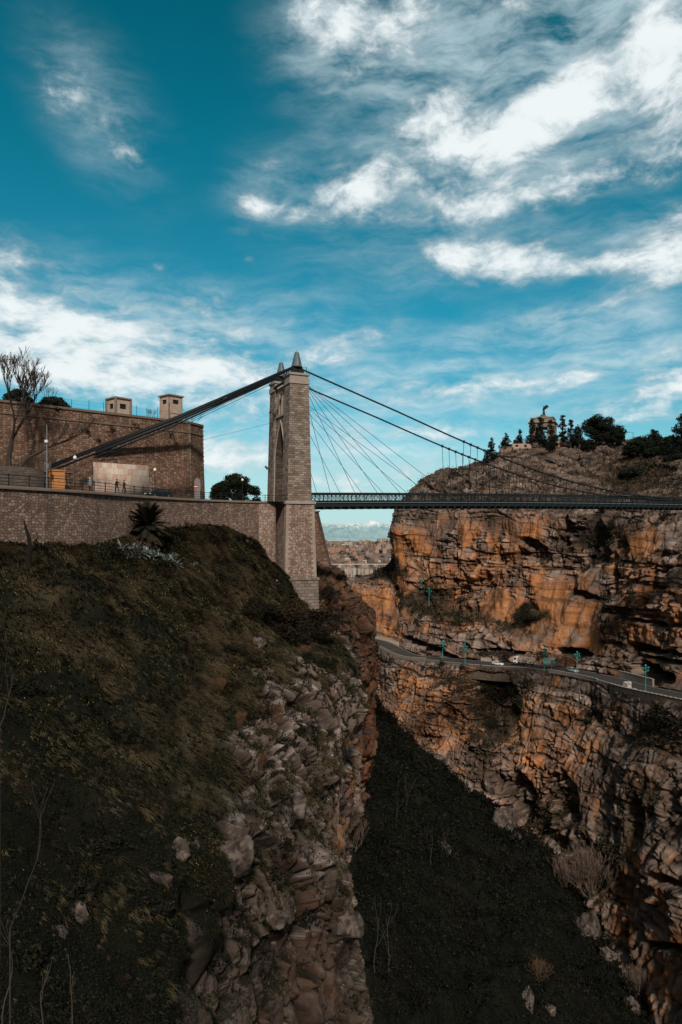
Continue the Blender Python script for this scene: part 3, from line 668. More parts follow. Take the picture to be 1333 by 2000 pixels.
for s in (-1,1):
    for sg in (-1,1):
        m.tube([tw(s*(SI+.02), sg*(archw(k)+.12) if k < 1 else 0, Zs+(Zc-Zs)*k+.1*k) for k in ks], .17, 5)
        m.tube([tw(s*(SI+.02), sg*(AW+.02), z) for z in (ZB, Zs)], .17, 5)
    for c in (-LP,0,LP):
        for sg in (-1,1): m.tube([tw(s*(SI+.02), c+sg*(LWd+.06)*(1-k**1.8), 26.2+1.6*k) for k in np.linspace(0,1,7)]+[], .09, 5); m.tube([tw(s*(SI+.02), c+sg*(LWd+.06), z) for z in (Zk+.3,26.2)], .09, 5)
bpart(m, 'arch_moulding', M_TRIM, tower)
m = MB(); m.tube([tw(-.52, -AW-.3, 28.6), tw(-.52, AW+.3, 28.6)], .24, 6); m.tube([tw(-.47, -AW-.3, 28.95), tw(-.47, AW+.3, 28.95)], .1, 5); bpart(m, 'iron_beam', M_STEEL, tower)
for z, wv in ((12.6,-5.2),(12.2,-4.4),(23.4,-3.3)): m = MB(); m.tube([tw(-.5,wv,z), bw(-.5*tT(z)-.7,wv,z+.25)], .06, 5); m.lathe(bw(-.5*tT(z)-.8,wv,z+.05), [(.12,0),(.22,.12),(.16,.42)], 7); bpart(m, 'floodlight', M_STEEL, tower)
CN = 4.55     # cable planes
for sg in (-1,1):
    c = bw(0, sg*CN, 0)
    m = MB(); ang = R(24.2)
    m.box((c[0],c[1],30.25), (2.5,1.5,.6), ang); m.box((c[0],c[1],30.9), (2.1,1.25,.75), ang, .8); m.tube([bw(-1.2,sg*CN,30.95), bw(0,sg*CN,31.45), bw(1.2,sg*CN,30.95)], .3, 7)
    for a, b in ((-1.5,-1.3),(1.5,-1.3),(-1.5,1.3),(1.5,1.3)): m.tube([bw(a,sg*CN+b,29.95), bw(a,sg*CN+b,31.25)], .05, 4)
    for b in (-1.3,1.3):
        for z in (30.55,31.2): m.tube([bw(-1.5,sg*CN+b,z), bw(1.5,sg*CN+b,z)], .04, 4)
    for k in range(3): m.tube([bw(-1.6-.5*k,sg*CN,29.9-.1*k), bw(-1.6-.5*k,sg*CN,30.6-.1*k)], .08, 4)
    bpart(m, 'cable_saddle', M_STEEL, tower)
    m = MB(); cz = 31.35
    for k in range(12):
        q = 2*math.pi*k/12; m.tube([(c[0]+1.02*math.cos(q),c[1]+1.02*math.sin(q),cz),(c[0]+.36*math.cos(q),c[1]+.36*math.sin(q),cz+2.85)], .045, 4)
    for z, r in [(0,1.08)]+[(.22+.42*i, 1.02-.66*(.22+.42*i)/2.85) for i in range(7)]:
        pts = [(c[0]+r*math.cos(q),c[1]+r*math.sin(q),cz+z) for q in np.linspace(0,2*math.pi,17)]; m.tube(pts, .055 if z else .11, 4, False)
    m.lathe((c[0],c[1],cz), [(.98,.02),(.33,2.8)], 12)
    m.tube([(c[0],c[1],cz+2.6),(c[0],c[1],cz+3.25)], .07, 5)
    bpart(m, 'lattice_finial', M_GALV, tower)
# pier
def pw_(s, wv, z):  # battered pier, local
    k = (ZB-z)/15.; return bw(s*(5.55+.75*k), wv*(1+.05*k), z)
m = MB()
for a, b in ((4.95,-1.5),(-1.5,-9.1)):
    m.add([pw_(s,wv,z) for z in (b,a) for s, wv in ((-.5,-6.5),(.5,-6.5),(.5,6.5),(-.5,6.5))], [(0,1,5,4),(1,2,6,5),(2,3,7,6),(3,0,4,7)])
m.add([pw_(s,wv,4.95) for s, wv in ((-.5,-6.5),(.5,-6.5),(.5,6.5),(-.5,6.5))], [(0,1,2,3)])
pier = bpart(m, 'pier', M_POLY, uv=True)
m = MB(); m.add([bw(s,wv,z) for z in (4.95,5.5) for s, wv in ((-3.1,-6.8),(3.1,-6.8),(3.1,6.8),(-3.1,6.8))], [(3,2,1,0),(4,5,6,7),(0,1,5,4),(1,2,6,5),(2,3,7,6),(3,0,4,7)]); bpart(m, 'coping', M_TRIM, pier)
for ss, sg in ((-.5,-1),(.5,1)):
    for ww in (-6.5,6.5):
        m = MB(); z = 4.9; i = 0; wsg = 1 if ww > 0 else -1
        while z > -9.05:
            h = .46; L = .95 if (i % 2) else .6
            q = pw_(ss, ww, z-h/2)
            cc = (q[0]-AX[0]*sg*(L/2-.05)-NX[0]*wsg*(.5-.05), q[1]-AX[1]*sg*(L/2-.05)-NX[1]*wsg*(.5-.05), q[2])
            m.box(cc, (L, 1.0, h-.04), R(24.2)); z -= h; i += 1
        bpart(m, 'quoin', M_QUOIN, pier)
m = MB()
for a, b, e in ((-9.1,-9.55,.42),(-9.55,-24,.26)):
    m.add([(q[0]+AX[0]*o1+NX[0]*o2,q[1]+AX[1]*o1+NX[1]*o2,q[2]) for z in (b,a) for s, wv, o1, o2 in ((-.5,-6.6,-e-1.6,-e),(.5,-6.6,e,-e),(.5,6.6,e,e),(-.5,6.6,-e-1.6,e)) for q in [pw_(s,wv,max(z,-20))+()] for q in [(q[0],q[1],z)]], [(3,2,1,0),(4,5,6,7),(0,1,5,4),(1,2,6,5),(2,3,7,6),(3,0,4,7)])
bpart(m, 'plinth', M_ASHLAR, pier, uv=True)
# deck: camber, stiffening girders, cross beams
TE = 216.
def dz(t): return 5.5+1.25*(1-((t-108)/108)**2)
tt = np.arange(2.6, TE+1.8, 1.8)
DH = 3.0
m = MB()
for a, b in zip(tt[:-1], tt[1:]):
    m.add([bw(t,n,dz(t)+z) for t in (a,b) for n, z in ((-DH,-.22),(DH,-.22),(DH,0),(-DH,0))], [(0,1,5,4),(1,2,6,5),(2,3,7,6),(3,0,4,7)])
    for n in (-DH-.02, DH+.02):
        m.add([bw(t,n+o,dz(t)+z) for t in (a,b) for o, z in ((-.09,-1.05),(.09,-1.05),(.09,-.32),(-.09,-.32))], [(0,1,5,4),(1,2,6,5),(2,3,7,6),(3,0,4,7)])
deck = bpart(m, 'deck', M_STEEL)
for n in (-DH-.2, DH+.2):
    m = MB()
    for a, b in zip(tt[:-1], tt[1:]):
        m.add([bw(t,n+o,dz(t)+z) for t in (a,b) for o, z in ((-.14,-.30),(.14,-.30),(.14,-.16),(-.14,-.16))], [(0,1,5,4),(1,2,6,5),(2,3,7,6),(3,0,4,7)])
    bpart(m, 'edge_strip', M_GALV, deck)
def beam(t):
    m = MB(); m.add([bw(t+o,n,dz(t)+z) for n, z0 in ((-DH-.45,-1.0),(-DH+.7,-1.5),(DH-.7,-1.5),(DH+.45,-1.0)) for o, z in ((-.12,z0),(.12,z0),(.12,-.95),(-.12,-.95))], [(0,1,5,4),(1,2,6,5),(2,3,7,6),(3,0,4,7),(4,5,9,8),(6,7,11,10),(5,6,10,9),(7,4,8,11),(8,9,13,12),(9,10,14,13),(10,11,15,14),(11,8,12,15),(0,3,2,1),(12,13,14,15)])
    for n in (-DH-.3,DH+.3): m.box(bw(t,n,dz(t)-1.18), (.34,.5,.5), R(24.2))
    return m
for t in tt:
    if t < 108: bpart(beam(t), 'floor_beam', M_STEEL, deck)
m = MB()
for t in tt:
    if t >= 108: b_ = beam(t); m.add(b_.v, b_.f)
tag(bpart(m, 'floor_beam', M_STEEL, deck), kind='stuff')
for n in (DH+.05, -DH-.05):
    m = MB()
    def bar(t0, z0, t1, z1, r, nn=4): m.tube([bw(t0,n,dz(t0)+z0), bw(t1,n,dz(t1)+z1)], r, nn, False)
    for a, b in zip(tt[:-1], tt[1:]):
        bar(a,1.62,b,1.62,.17,6); bar(a,1.3,b,1.3,.05); bar(a,.1,b,.1,.13,6); bar(a,.85,b,.85,.03)
        bar(a,.1,a,1.62,.085)
        h = (a+b)/2
        for p0, p1 in ((a,h),(h,b)): bar(p0,.1,p1,1.3,.035); bar(p0,1.3,p1,.1,.035)
        bar(h,.1,h,1.62,.04)
    bpart(m, 'railing', M_STEEL, bridge if False else None)
# main cables, suspenders, stays
tc_ = np.array([0,1.2,22.5,37.6,47.8,61.5,81,95,108]); zc_ = np.array([31.4,31.0,24.3,19.4,16.3,12.9,9.5,8.3,7.9])
def cz_(t):
    t = abs(t); t = t if t <= 108 else 216-t
    return float(np.interp(t, tc_, zc_)) if t < 22 else float(np.interp(t, _cx, _cy))
_cx = np.linspace(0,108,217)
_p = np.polyfit(tc_[2:], zc_[2:], 4); _cy = np.polyval(_p, _cx); _cy += (24.3-np.polyval(_p,22.5))*np.exp(-((_cx-22.5)/14)**2)
hang_t = [t for t in tt if 37.5 <= t <= 178.5]
for sg in (1,-1):
    n0 = sg*CN
    m = MB(); ts = np.concatenate([[0,1.2],np.linspace(4,212,70)])
    line = [bw(t,n0*(1-.16*min(1,abs(t-0)/108.)),cz_(t)) for t in ts]
    m.tube(line, .17, 7)
    for t in hang_t: m.lathe(bw(t,n0*(1-.16*min(1,t/108.)),cz_(t)-.3), [(.1,0),(.3,.12),(.3,.5),(.1,.62)], 6)
    anc = bw(-43.5, n0*1.02, 10.4)
    for a, b in ((-.2,.06),(.2,.06),(-.1,-.34),(.1,-.34),(0,.28)):
        s_ = bw(-1.2, n0, 31.0)
        m.tube([(s_[0]+NX[0]*a*.35, s_[1]+NX[1]*a*.35, s_[2]+b*.5), (anc[0]*.5+s_[0]*.5+NX[0]*a*1.1, anc[1]*.5+s_[1]*.5+NX[1]*a*1.1, anc[2]*.5+s_[2]*.5-.55+b*1.3), (anc[0]+NX[0]*a*1.7, anc[1]+NX[1]*a*1.7, anc[2]+b*1.7)], .185, 6)
    s_ = bw(-1.2, n0, 30.2); m.tube([s_, (anc[0]*.5+s_[0]*.5, anc[1]*.5+s_[1]*.5, anc[2]*.5+s_[2]*.5-1.5), (anc[0],anc[1],anc[2]-1.6)], .05, 5)
    bpart(m, 'main_cable', M_CABLE, smooth=True)
    far_m = MB()
    for t in hang_t:
        nn_ = n0*(1-.16*min(1,t/108.)); q = MB(); top = cz_(t)-.2; bot = dz(t)-.9
        if top-bot < .3: continue
        q.tube([bw(t,nn_,top), bw(t,sg*(DH+.3),bot)], .055, 5)
        if t < 108: bpart(q, 'hanger', M_CABLE)
        else: far_m.add(q.v, q.f)
    tag(bpart(far_m, 'hanger', M_CABLE), kind='stuff')
    for i, t in enumerate((8.0,13.8,19.3,25.0,31.5,37.5)):
        q = MB(); q.tube([bw(.8, n0, 29.4-.08*i), bw(t, sg*(DH+.35), dz(t)+.1)], .05, 5); bpart(q, 'stay_cable', M_ROPE)
m = MB(); m.tube([bw(-2,0,21.5), bw(-20,-6,16.5), at(394,872,145)], .025, 4); bpart(m, 'stay_cable', M_ROPE)
# ------------------------------------------------------------------ city side: retaining wall, road, fort
WP = np.array([at(-330,935,40)*1, at(-120,940,58)*1, [-35.3,70.5,4.62], [-31.6,80,4.72], [-30.3,86.5,4.8], [-29.2,94,4.9], [-27.8,101,5.0], [-25.2,109.5,5.1], [-21.7,117.5,5.2], [-17.0,124.0,5.27], [-12.4,129.6,5.32]])
WP[0] = (-47,38,4.3); WP[1] = (-41,54,4.45)
t_ = np.linspace(0, len(WP)-1, 61); WL = catmull(WP, t_)
def wall_strip(line, z0, thick, h=None, off=0.):
    """vertical wall along a polyline (top at each point's z + h) with UVs in metres along it"""
    tg = np.gradient(line[:,:2], axis=0); tg /= np.linalg.norm(tg, axis=1, keepdims=True)+1e-9
    nr = np.stack([tg[:,1], -tg[:,0]], 1)
    L = np.concatenate([[0], np.cumsum(np.linalg.norm(np.diff(line[:,:2], axis=0), axis=1))])
    V = []; 
    for i in range(len(line)):
        for o, z in ((off, z0), (off, line[i,2]+(h or 0)), (off-thick, line[i,2]+(h or 0)), (off-thick, z0)):
            V.append((line[i,0]+nr[i,0]*o, line[i,1]+nr[i,1]*o, z))
    Fc = []; UV = []
    for i in range(len(line)-1):
        for k in range(3):
            a, b = i*4+k, i*4+k+1
            Fc.append((a, a+4, b+4, b))
            for q in (a, a+4, b+4, b): UV.append((L[q//4], V[q][2] if k != 1 else V[q][2]+(q % 4)*thick))
    n = len(line)-1
    Fc += [(0,1,2,3),(n*4+3,n*4+2,n*4+1,n*4)]; UV += [(V[q][0]+V[q][1], V[q][2]) for q in (0,1,2,3,n*4+3,n*4+2,n*4+1,n*4)]
    return np.array(V), np.array(Fc), np.array(UV), nr, L
def strip_obj(name, line, z0, thick, mat, parent=None, h=None, off=0., org=(0,0,0)):
    V, Fc, UV, nr, L = wall_strip(line, z0, thick, h, off)
    return np_mesh(name, V-np.array(org), Fc, mat, parent, uv=UV)
ow = np.array((WL[30,0], WL[30,1], -1.))
rw = empty('retaining_wall', ow, 0, 'long brown rubble retaining wall carrying the approach road above the grassy slope', 'wall')
strip_obj('wall', WL, -14, 1.1, M_POLYW, rw, h=-.35, org=ow)
lw = WL.copy(); lw[:,2] += 0
V, Fc, UV, nr, L = wall_strip(lw, 0, 1.5, 0, .18)
V[0::4,2] = V[1::4,2]-.35; V[3::4,2] = V[2::4,2]-.35
np_mesh('coping', V-ow, Fc, M_TRIM if False else m_plain('brown_coping', (.17,.125,.10), .9, vary=.5, scale=.8), rw, uv=UV)
# pilaster of paler rubble beside the pier
pl = catmull(WP, np.linspace(9.35, 10.0, 6)); strip_obj('pilaster', pl, -14, .5, M_POLY, rw, h=-.36, off=.07, org=ow)
# railing on the coping
rl = empty('railing', (WL[30,0],WL[30,1],5), 0, 'dark iron railing along the top of the retaining wall', 'railing')
def along(line, step):
    L = np.concatenate([[0], np.cumsum(np.linalg.norm(np.diff(line, axis=0), axis=1))]); s = np.arange(0, L[-1], step)
    return np.stack([np.interp(s, L, line[:,k]) for k in range(3)], 1)
rp = along(WL, 2.75); ro = np.array(rl.location)
m = MB()
for p_ in rp: q = MB(); q.box((p_[0]-ro[0],p_[1]-ro[1],p_[2]+.62-ro[2]), (.1,.1,1.24)); q.lathe((p_[0]-ro[0],p_[1]-ro[1],p_[2]+1.24-ro[2]), [(.07,0),(.02,.1)], 6); q.build('post', M_STEEL, rl)
for z, r in ((1.16,.045),(.78,.03),(.42,.03),(.12,.03)):
    q = MB(); q.tube([WL[i]+(0,0,z)-ro for i in range(0,61,2)], r, 5); q.build('rail', M_STEEL, rl)
q = MB()
pe = WL[-1]
for k in range(26):
    f = k/26.; a = np.array(WL[-1])*(1-f)+np.array(bw(-2.6,6.3,5.35))*f
    q.tube([a-ro+(0,0,.1), a-ro+(0,0,1.2)], .018, 3)
q.tube([WL[-1]-ro+(0,0,1.2), np.array(bw(-2.6,6.3,6.6))-ro], .04, 4)
q.build('bar_panel', M_STEEL, rl)
# ground behind the wall
def sheet(name, pts, mat, kind='structure'):
    m = MB(); m.add(pts, [tuple(range(len(pts)))]); o = m.build(name, mat, None); return tag(o, kind=kind)
nrm = wall_strip(WL, 0, 1)[3]
Fp = [np.array(p) for p in ((-110,68,21.5),(-84,91.3,21.5),(-57.3,114.6,21.5),(-30.6,138,21.5),(-28.9,142.5,21.5),(-40,176,21.5))]
vr = []; fr = []
for i in range(61):
    a = WL[i]-np.array((nrm[i,0]*.9, nrm[i,1]*.9, .12)); f = i/60.
    b = np.array((-98*(1-f)-14*f, 62*(1-f)+152*f, a[2])); 
    for k in range(7): q = a*(1-k/6.)+b*k/6.; vr.append(q)
for i in range(60):
    for k in range(6): fr.append((i*7+k, i*7+k+1, i*7+k+8, i*7+k+7))
tag(np_mesh('road', np.array(vr), np.array(fr), M_ROAD), kind='structure')
m = MB(); m.add([bw(-34,-8,5.22), bw(-34,6.2,5.22), bw(-2.9,6.2,5.34), bw(3,6.2,5.49), bw(3,-8,5.49), bw(-2.9,-8,5.34)], [(0,1,2,5),(5,2,3,4)]); tag(m.build('road', M_ROAD), kind='structure')
# ---- fort ----------------------------------------------------------
fo = np.array((-45., 126., 5.))
fort = empty('fort_wall', fo, 0, 'tall brown rubble fort wall with a bevelled right corner and a pale stone panel', 'fort')
def facet(a, b, z0, z1, mat, name, out=0., parent=fort, bat=.035):
    a, b = np.array(a[:2]), np.array(b[:2]); d = (b-a)/np.linalg.norm(b-a); n = np.array((d[1],-d[0])); L = np.linalg.norm(b-a)
    U0 = a.dot(d)
    pts = [(*(a+n*(out+bat*(21.5-z0))), z0), (*(b+n*(out+bat*(21.5-z0))), z0), (*(b+n*(out+bat*(21.5-z1))), z1), (*(a+n*(out+bat*(21.5-z1))), z1)]
    return pts, [(0,z0),(L,z0),(L,z1),(0,z1)]
vs = []; fs = []; uvs = []; u0 = 0
ZF = 21.5
for i in range(5):
    a, b = Fp[i], Fp[i+1]; n = 8 if i < 3 else 2
    pts, uv = facet(a, b, 3., ZF, None, '')
    k = len(vs); vs += pts; fs.append((k,k+1,k+2,k+3)); uvs += [(q[0]+u0,q[1]) for q in uv]; u0 += uv[1][0]
# close the joint wedges opened by the batter and add the top
m_top = [(p[0],p[1],ZF) for p in Fp]+[(-120,176,ZF)]
np_mesh('wall', np.array(vs)-fo, np.array(fs), M_FORT, fort, uv=uvs)
m = MB(); m.add([tuple(np.array(q)-fo-(0,0,.05)) for q in m_top], [tuple(range(len(m_top)))]); m.build('terrace_top', m_plain('fort_top', (.07,.055,.04), .95), fort)
for z, h, out, nm in ((ZF-.02,.42,.22,'coping'),(ZF-1.95,.26,.16,'string_course')):
    m = MB()
    for i in range(5):
        a, b = Fp[i][:2], Fp[i+1][:2]; d = (b-a)/np.linalg.norm(b-a); n = np.array((d[1],-d[0])); bb = .035*(ZF-z)
        e = .08
        m.add([(*(q-fo[:2]), zz-fo[2]) for zz in (z,z+h) for q in (a-d*e*0+n*(out+bb), b+d*e+n*(out+bb), b+d*e-n*.6, a-n*.6)], [(3,2,1,0),(4,5,6,7),(0,1,5,4),(1,2,6,5),(2,3,7,6),(3,0,4,7)])
    m.build(nm, m_plain('fort_'+nm, (.15,.115,.09), .9, vary=.4), fort)
m = MB()    # corner stones
for cpt, d0 in ((Fp[3], 0), (Fp[4], 0)):
    z = 3.2; i = 0
    while z < ZF-.1:
        k = .035*(ZF-z); L = 1.0 if i % 2 else .65
        m.box((cpt[0]+.02+k*.45-fo[0]-.18, cpt[1]-k*.55+.1-fo[1], z+.21-fo[2]), (L*.55,.5,.38), R(41)); z += .44; i += 1
m.build('quoin', m_plain('fort_quoin', (.20,.155,.125), .9, vary=.5), fort)
def on_fort(px, z, out=0.):
    """point on the long fort face seen at photo column px"""
    a, b = Fp[1][:2], Fp[3][:2]; r = (px-CX)/F
    d = b-a; s = (r*a[1]-a[0])/(d[0]-r*d[1]); dn = d/np.linalg.norm(d); n = np.array((dn[1],-dn[0])); q = a+d*s+n*(out+.035*(ZF-z))
    return np.array((q[0],q[1],z)), dn, n
# pale stone panel
pa, dn, nn = on_fort(181, 10); pb, _, _ = on_fort(289, 10)
zt0, zb0 = (HY-903)/F*pa[1], 5.0; zt1 = (HY-909)/F*pb[1]
zt = (zt0+zt1)/2
m_, g, b = new_mat('panel_slabs')
uv = g.node('ShaderNodeUVMap', uv_map='UVMap').outputs[0]
br = g.node('ShaderNodeTexBrick', {'Vector':uv,'Color1':(0,0,0),'Color2':(1,1,1),'Mortar':(.5,.5,.5),'Scale':1.,'Mortar Size':.02,'Brick Width':.95,'Row Height':1.15}); br.offset = .33
pn = g.noise(g.mapping(uv, scale=(1.6,.5,1)), 1.3, 6, .7)
c = g.ramp(g.m('ADD', g.m('MULTIPLY', br.outputs[0], .35), g.m('MULTIPLY', pn, .8)), [(.25,(.40,.20,.125)),(.45,(.44,.29,.22)),(.6,(.46,.37,.31)),(.8,(.54,.47,.42))])
c = g.mix(g.rng(g.noise(g.mapping(uv, scale=(1.2,.12,1)), 1.5, 5, .7), .52, .68, 0, .55), c, (.17,.15,.135))
g.put(b.inputs['Base Color'], g.mix(g.m('MULTIPLY', br.outputs[1], .7), c, (.14,.11,.09))); b.inputs['Roughness'].default_value = .8
vs = []; 
for q, z in ((pa,zb0),(pb,zb0),(pb,zt),(pa,zt)):
    o = nn*(.10+.035*(ZF-z))-nn*.035*(ZF-10); vs.append((q[0]+o[0],q[1]+o[1],z))
for q, z in ((pa,zb0),(pb,zb0),(pb,zt),(pa,zt)):
    o = nn*(-.05+.035*(ZF-z))-nn*.035*(ZF-10); vs.append((q[0]+o[0],q[1]+o[1],z))
LL = np.linalg.norm(pb-pa)
cc = [(0,zb0),(LL,zb0),(LL,zt),(0,zt)]*2; fcs = [(0,1,2,3),(4,5,1,0),(3,2,6,7),(0,3,7,4),(1,5,6,2)]
np_mesh('stone_panel', np.array(vs)-fo, fcs, m_, fort, uv=[cc[i] for f_ in fcs for i in f_])
# weeds growing from the fort wall come with the plants
# ---- guard huts on the fort ------------------------------------------
M_PLASTER = m_plain('stained_plaster', (.42,.325,.265), .9, vary=.45, scale=.9)
M_DARK = m_plain('dark_opening', (.012,.012,.012), .9)
M_CONC = m_plain('weathered_concrete', (.22,.19,.165), .9, vary=.4)
def hut(px, back, wdt, h, z0, label, style):
    q, dn, nn = on_fort(px, ZF); q = q-np.array((nn[0]*back,nn[1]*back,0)); rz = math.atan2(dn[1],dn[0])+R(8)
    t = empty('guard_hut', (q[0],q[1],z0), rz, label, 'hut')
    m = MB(); s = wdt/2; x0 = -s
    wn, wh = s*.62, h*.30
    def wallp(rot):
        # a face with a window hole
        ca, sa = math.cos(rot), math.sin(rot)
        T = lambda x, y, z: (x*ca-y*sa, x*sa+y*ca, z)
        zb, zt = (h*.42, h*.42+wh) if style == 'open' else (h*.70, h*.70+wh*.55)
        for a, b, c, d in ((-s,s,0,zb),(-s,-wn*.7,zb,zt),(wn*.7,s,zb,zt),(-s,s,zt,h)):
            m.add([T(a,-s,c),T(b,-s,c),T(b,-s,d),T(a,-s,d),T(a,-s+.2,c),T(b,-s+.2,c),T(b,-s+.2,d),T(a,-s+.2,d)], [(0,1,2,3),(7,6,5,4),(0,4,5,1),(3,2,6,7),(0,3,7,4),(1,5,6,2)])
        w_ = MB(); w_.add([T(-wn*.7,-s+.16,zb),T(wn*.7,-s+.16,zb),T(wn*.7,-s+.16,zt),T(-wn*.7,-s+.16,zt)], [(0,1,2,3)]); w_.build('window', M_DARK, t)
    for k in range(4): wallp(k*math.pi/2)
    m.build('wall', M_PLASTER, t)
    m = MB(); m.box((0,0,h+.13), (wdt+.5,wdt+.5,.26)); m.box((0,0,h+.28), (wdt+.2,wdt+.2,.06)); m.build('roof', M_CONC, t)
    if style == 'open':
        for a in (-1,1):
            for b in (-1,1): m = MB(); m.box((a*(s+.1),b*(s+.1),h/2), (.28,.28,h-.01)); m.build('post', M_CONC, t)
    else:
        m = MB(); m.box((0,-s-.03,h*.34), (wdt*.9,.08,.1)); m.box((-s*.86,-s-.03,h*.17), (.1,.08,h*.34)); m.box((s*.86,-s-.03,h*.17), (.1,.08,h*.34)); m.build('frame', M_CONC, t)
    m = MB()
    for a, b in ((-s*.7,.2),(s*.6,-.1)): m.tube([(a,b,h+.25),(a,b,h+1.0)], .025, 4)
    m.build('antenna', M_STEEL, t)
    return t
hut(240, 1.8, 3.1, 3.3, ZF-.05, 'low guard hut with corner posts and dark window openings on the fort wall', 'open')
hut(343, 1.8, 3.2, 5.2, ZF-.05, 'taller pale guard hut beside the fort corner, touching the cables in view', 'tall')
# ---- wire fence posts on the fort top --------------------------------
wf = empty('wire_fence', (-50,120,ZF), 0, 'thin wire fence on leaning posts along the top of the fort wall', 'fence')
pp = []
for px in (74,142,176,205,270,290,310,366):
    q, dn, nn = on_fort(px, ZF, -.5); pp.append(q); m = MB(); m.tube([q-(-50,120,ZF)+(0,0,0), q-(-50,120,ZF)+np.array((.12*random.uniform(-1,1),.1,2.3+random.uniform(-.3,.5)))], .045, 5); m.build('post', M_STEEL, wf)
m = MB()
for z in (.7,1.3,1.9):
    for a, b in zip(pp[:-1], pp[1:]): m.tube([a-(-50,120,ZF)+(0,0,z), (a+b)/2-(-50,120,ZF)+(0,0,z-.06), b-(-50,120,ZF)+(0,0,z)], .012, 3)
m.build('wire', M_STEEL, wf)
# ---- low terrace wall at far left, anchor block ----------------------
lwl = np.array([[-88,84,9.6],[-64,93.5,9.65],[-48.5,105.5,9.7],[-46.6,107.2,9.5]])
ol = np.array((-55,100,5.)); low = empty('terrace_wall', ol, 0, 'low grey rubble wall holding up the terrace under the big bare tree', 'wall')
strip_obj('wall', lwl, 3, .6, m_masonry('grey_rubble', [(.06,.045,.038),(.10,.078,.065),(.15,.12,.10)], (.06,.05,.045), .5, .25, .03), low, org=ol)
m = MB(); m.add([(-95,79,9.4),(-64,94,9.45),(-48.5,106,9.5),(-48.3,119.5,9.5),(-60,112,9.5),(-92,84,9.4)], [(0,1,2,3,4,5)]); tag(m.build('terrace', m_plain('terrace_soil', (.06,.05,.035), .95)), kind='structure')
m = MB()
for sg in (1,-1): c = bw(-44.6, sg*CN*1.02, 7.5); m.box((c[0],c[1],7.6), (2.6,2.2,5.6), R(24)); 
# ---- bastion beyond the pier -----------------------------------------
bp = np.array([[-30,176,5.0],[-7.8,168,4.55],[-6.2,168.5,4.5],[-5.6,171,4.5],[-9,190,4.5]])
ob = np.array((-10,170,-8.)); bs = empty('bastion_wall', ob, 0, 'battered brown stone bastion seen just behind the bridge pier', 'wall')
vs = []; fs = []; uvs = []; u0 = 0
for a, b in zip(bp[:-1], bp[1:]):
    d = (b-a)[:2]; L = np.linalg.norm(d); n = np.array((d[1],-d[0]))/L
    e = (bp[2]-bp[1])[:2]
    def low_(q): return (q[0]+(4.0 if q[0] > -8.5 else .5), q[1]-2.0, -12)
    k = len(vs); vs += [low_(a), low_(b), tuple(b), tuple(a)]; fs.append((k,k+1,k+2,k+3)); uvs += [(u0,-12),(u0+L,-12),(u0+L,5),(u0,5)]; u0 += L
k = len(vs); vs += [tuple(q) for q in bp[[0,1,2,3]]]; fs.append((k,k+1,k+2,k+3)); uvs += [(0,0),(1,0),(1,1),(0,1)]
np_mesh('wall', np.array(vs)-ob, np.array(fs), M_FORT, bs, uv=uvs)
m = MB()
for a, b in zip(bp[:-1], bp[1:]):
    d = (b-a)[:2]; L = np.linalg.norm(d); c = (a+b)/2-ob; m.box((c[0],c[1],a[2]+.14-ob[2]), (L+.25,.7,.3), math.atan2(d[1],d[0]))
m.build('coping', M_TRIM, bs); m = MB(); m.lathe((-8.6-ob[0],169-ob[1],4.8-ob[2]), [(.3,0),(.3,.9),(.15,1.3)], 7); m.build('pinnacle', M_TRIM, bs)
# ------------------------------------------------------------------ vegetation
M_LEAF = m_leaf('leaves'); M_GRASS = m_leaf('grass_blades')
M_BARK = m_plain('bark', (.045,.036,.03), .95, vary=.4, scale=4.); M_TWIG = m_plain('twig_bark', (.048,.038,.031), .95, vary=.3, scale=4.)
def rnd(n, a=-1., b=1.): return RNG.uniform(a, b, n)
def unit(n):
    q = RNG.normal(size=(n,3)); return q/np.linalg.norm(q, axis=1, keepdims=True)
def leaf_tris(C, size, lift=None):
    """one little bent leaf (two triangles as a quad) per centre"""
    n = len(C); a = unit(n); b = np.cross(a, unit(n)); b /= np.linalg.norm(b, axis=1, keepdims=True)+1e-9
    s = (np.ones(n)*size)[:,None]
    v = np.stack([C-a*s, C+b*s*.55, C+a*s, C-b*s*.55], 1).reshape(-1,3)
    return v, np.arange(4*n).reshape(n,4)
def leaf_obj(name, C, size, col, parent=None, mat=None):
    v, f = leaf_tris(C, size); return np_mesh(name, v, f, mat or M_LEAF, parent, col=np.repeat(col, 4, axis=0))
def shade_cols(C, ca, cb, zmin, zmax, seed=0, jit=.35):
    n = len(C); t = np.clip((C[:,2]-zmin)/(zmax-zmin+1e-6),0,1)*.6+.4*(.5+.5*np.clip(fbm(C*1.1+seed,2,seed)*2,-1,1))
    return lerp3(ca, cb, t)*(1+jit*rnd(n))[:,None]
def clumps_leaves(cl, dens, size, flat=.75):
    out = []
    for c, r in cl:
        n = max(8, int(dens*r*r)); d = unit(n); rad = r*RNG.uniform(.35,1.,n)**.5*(1+.25*rnd(n))
        out.append(np.array(c)+d*rad[:,None]*np.array((1,1,flat)))
    return np.concatenate(out)
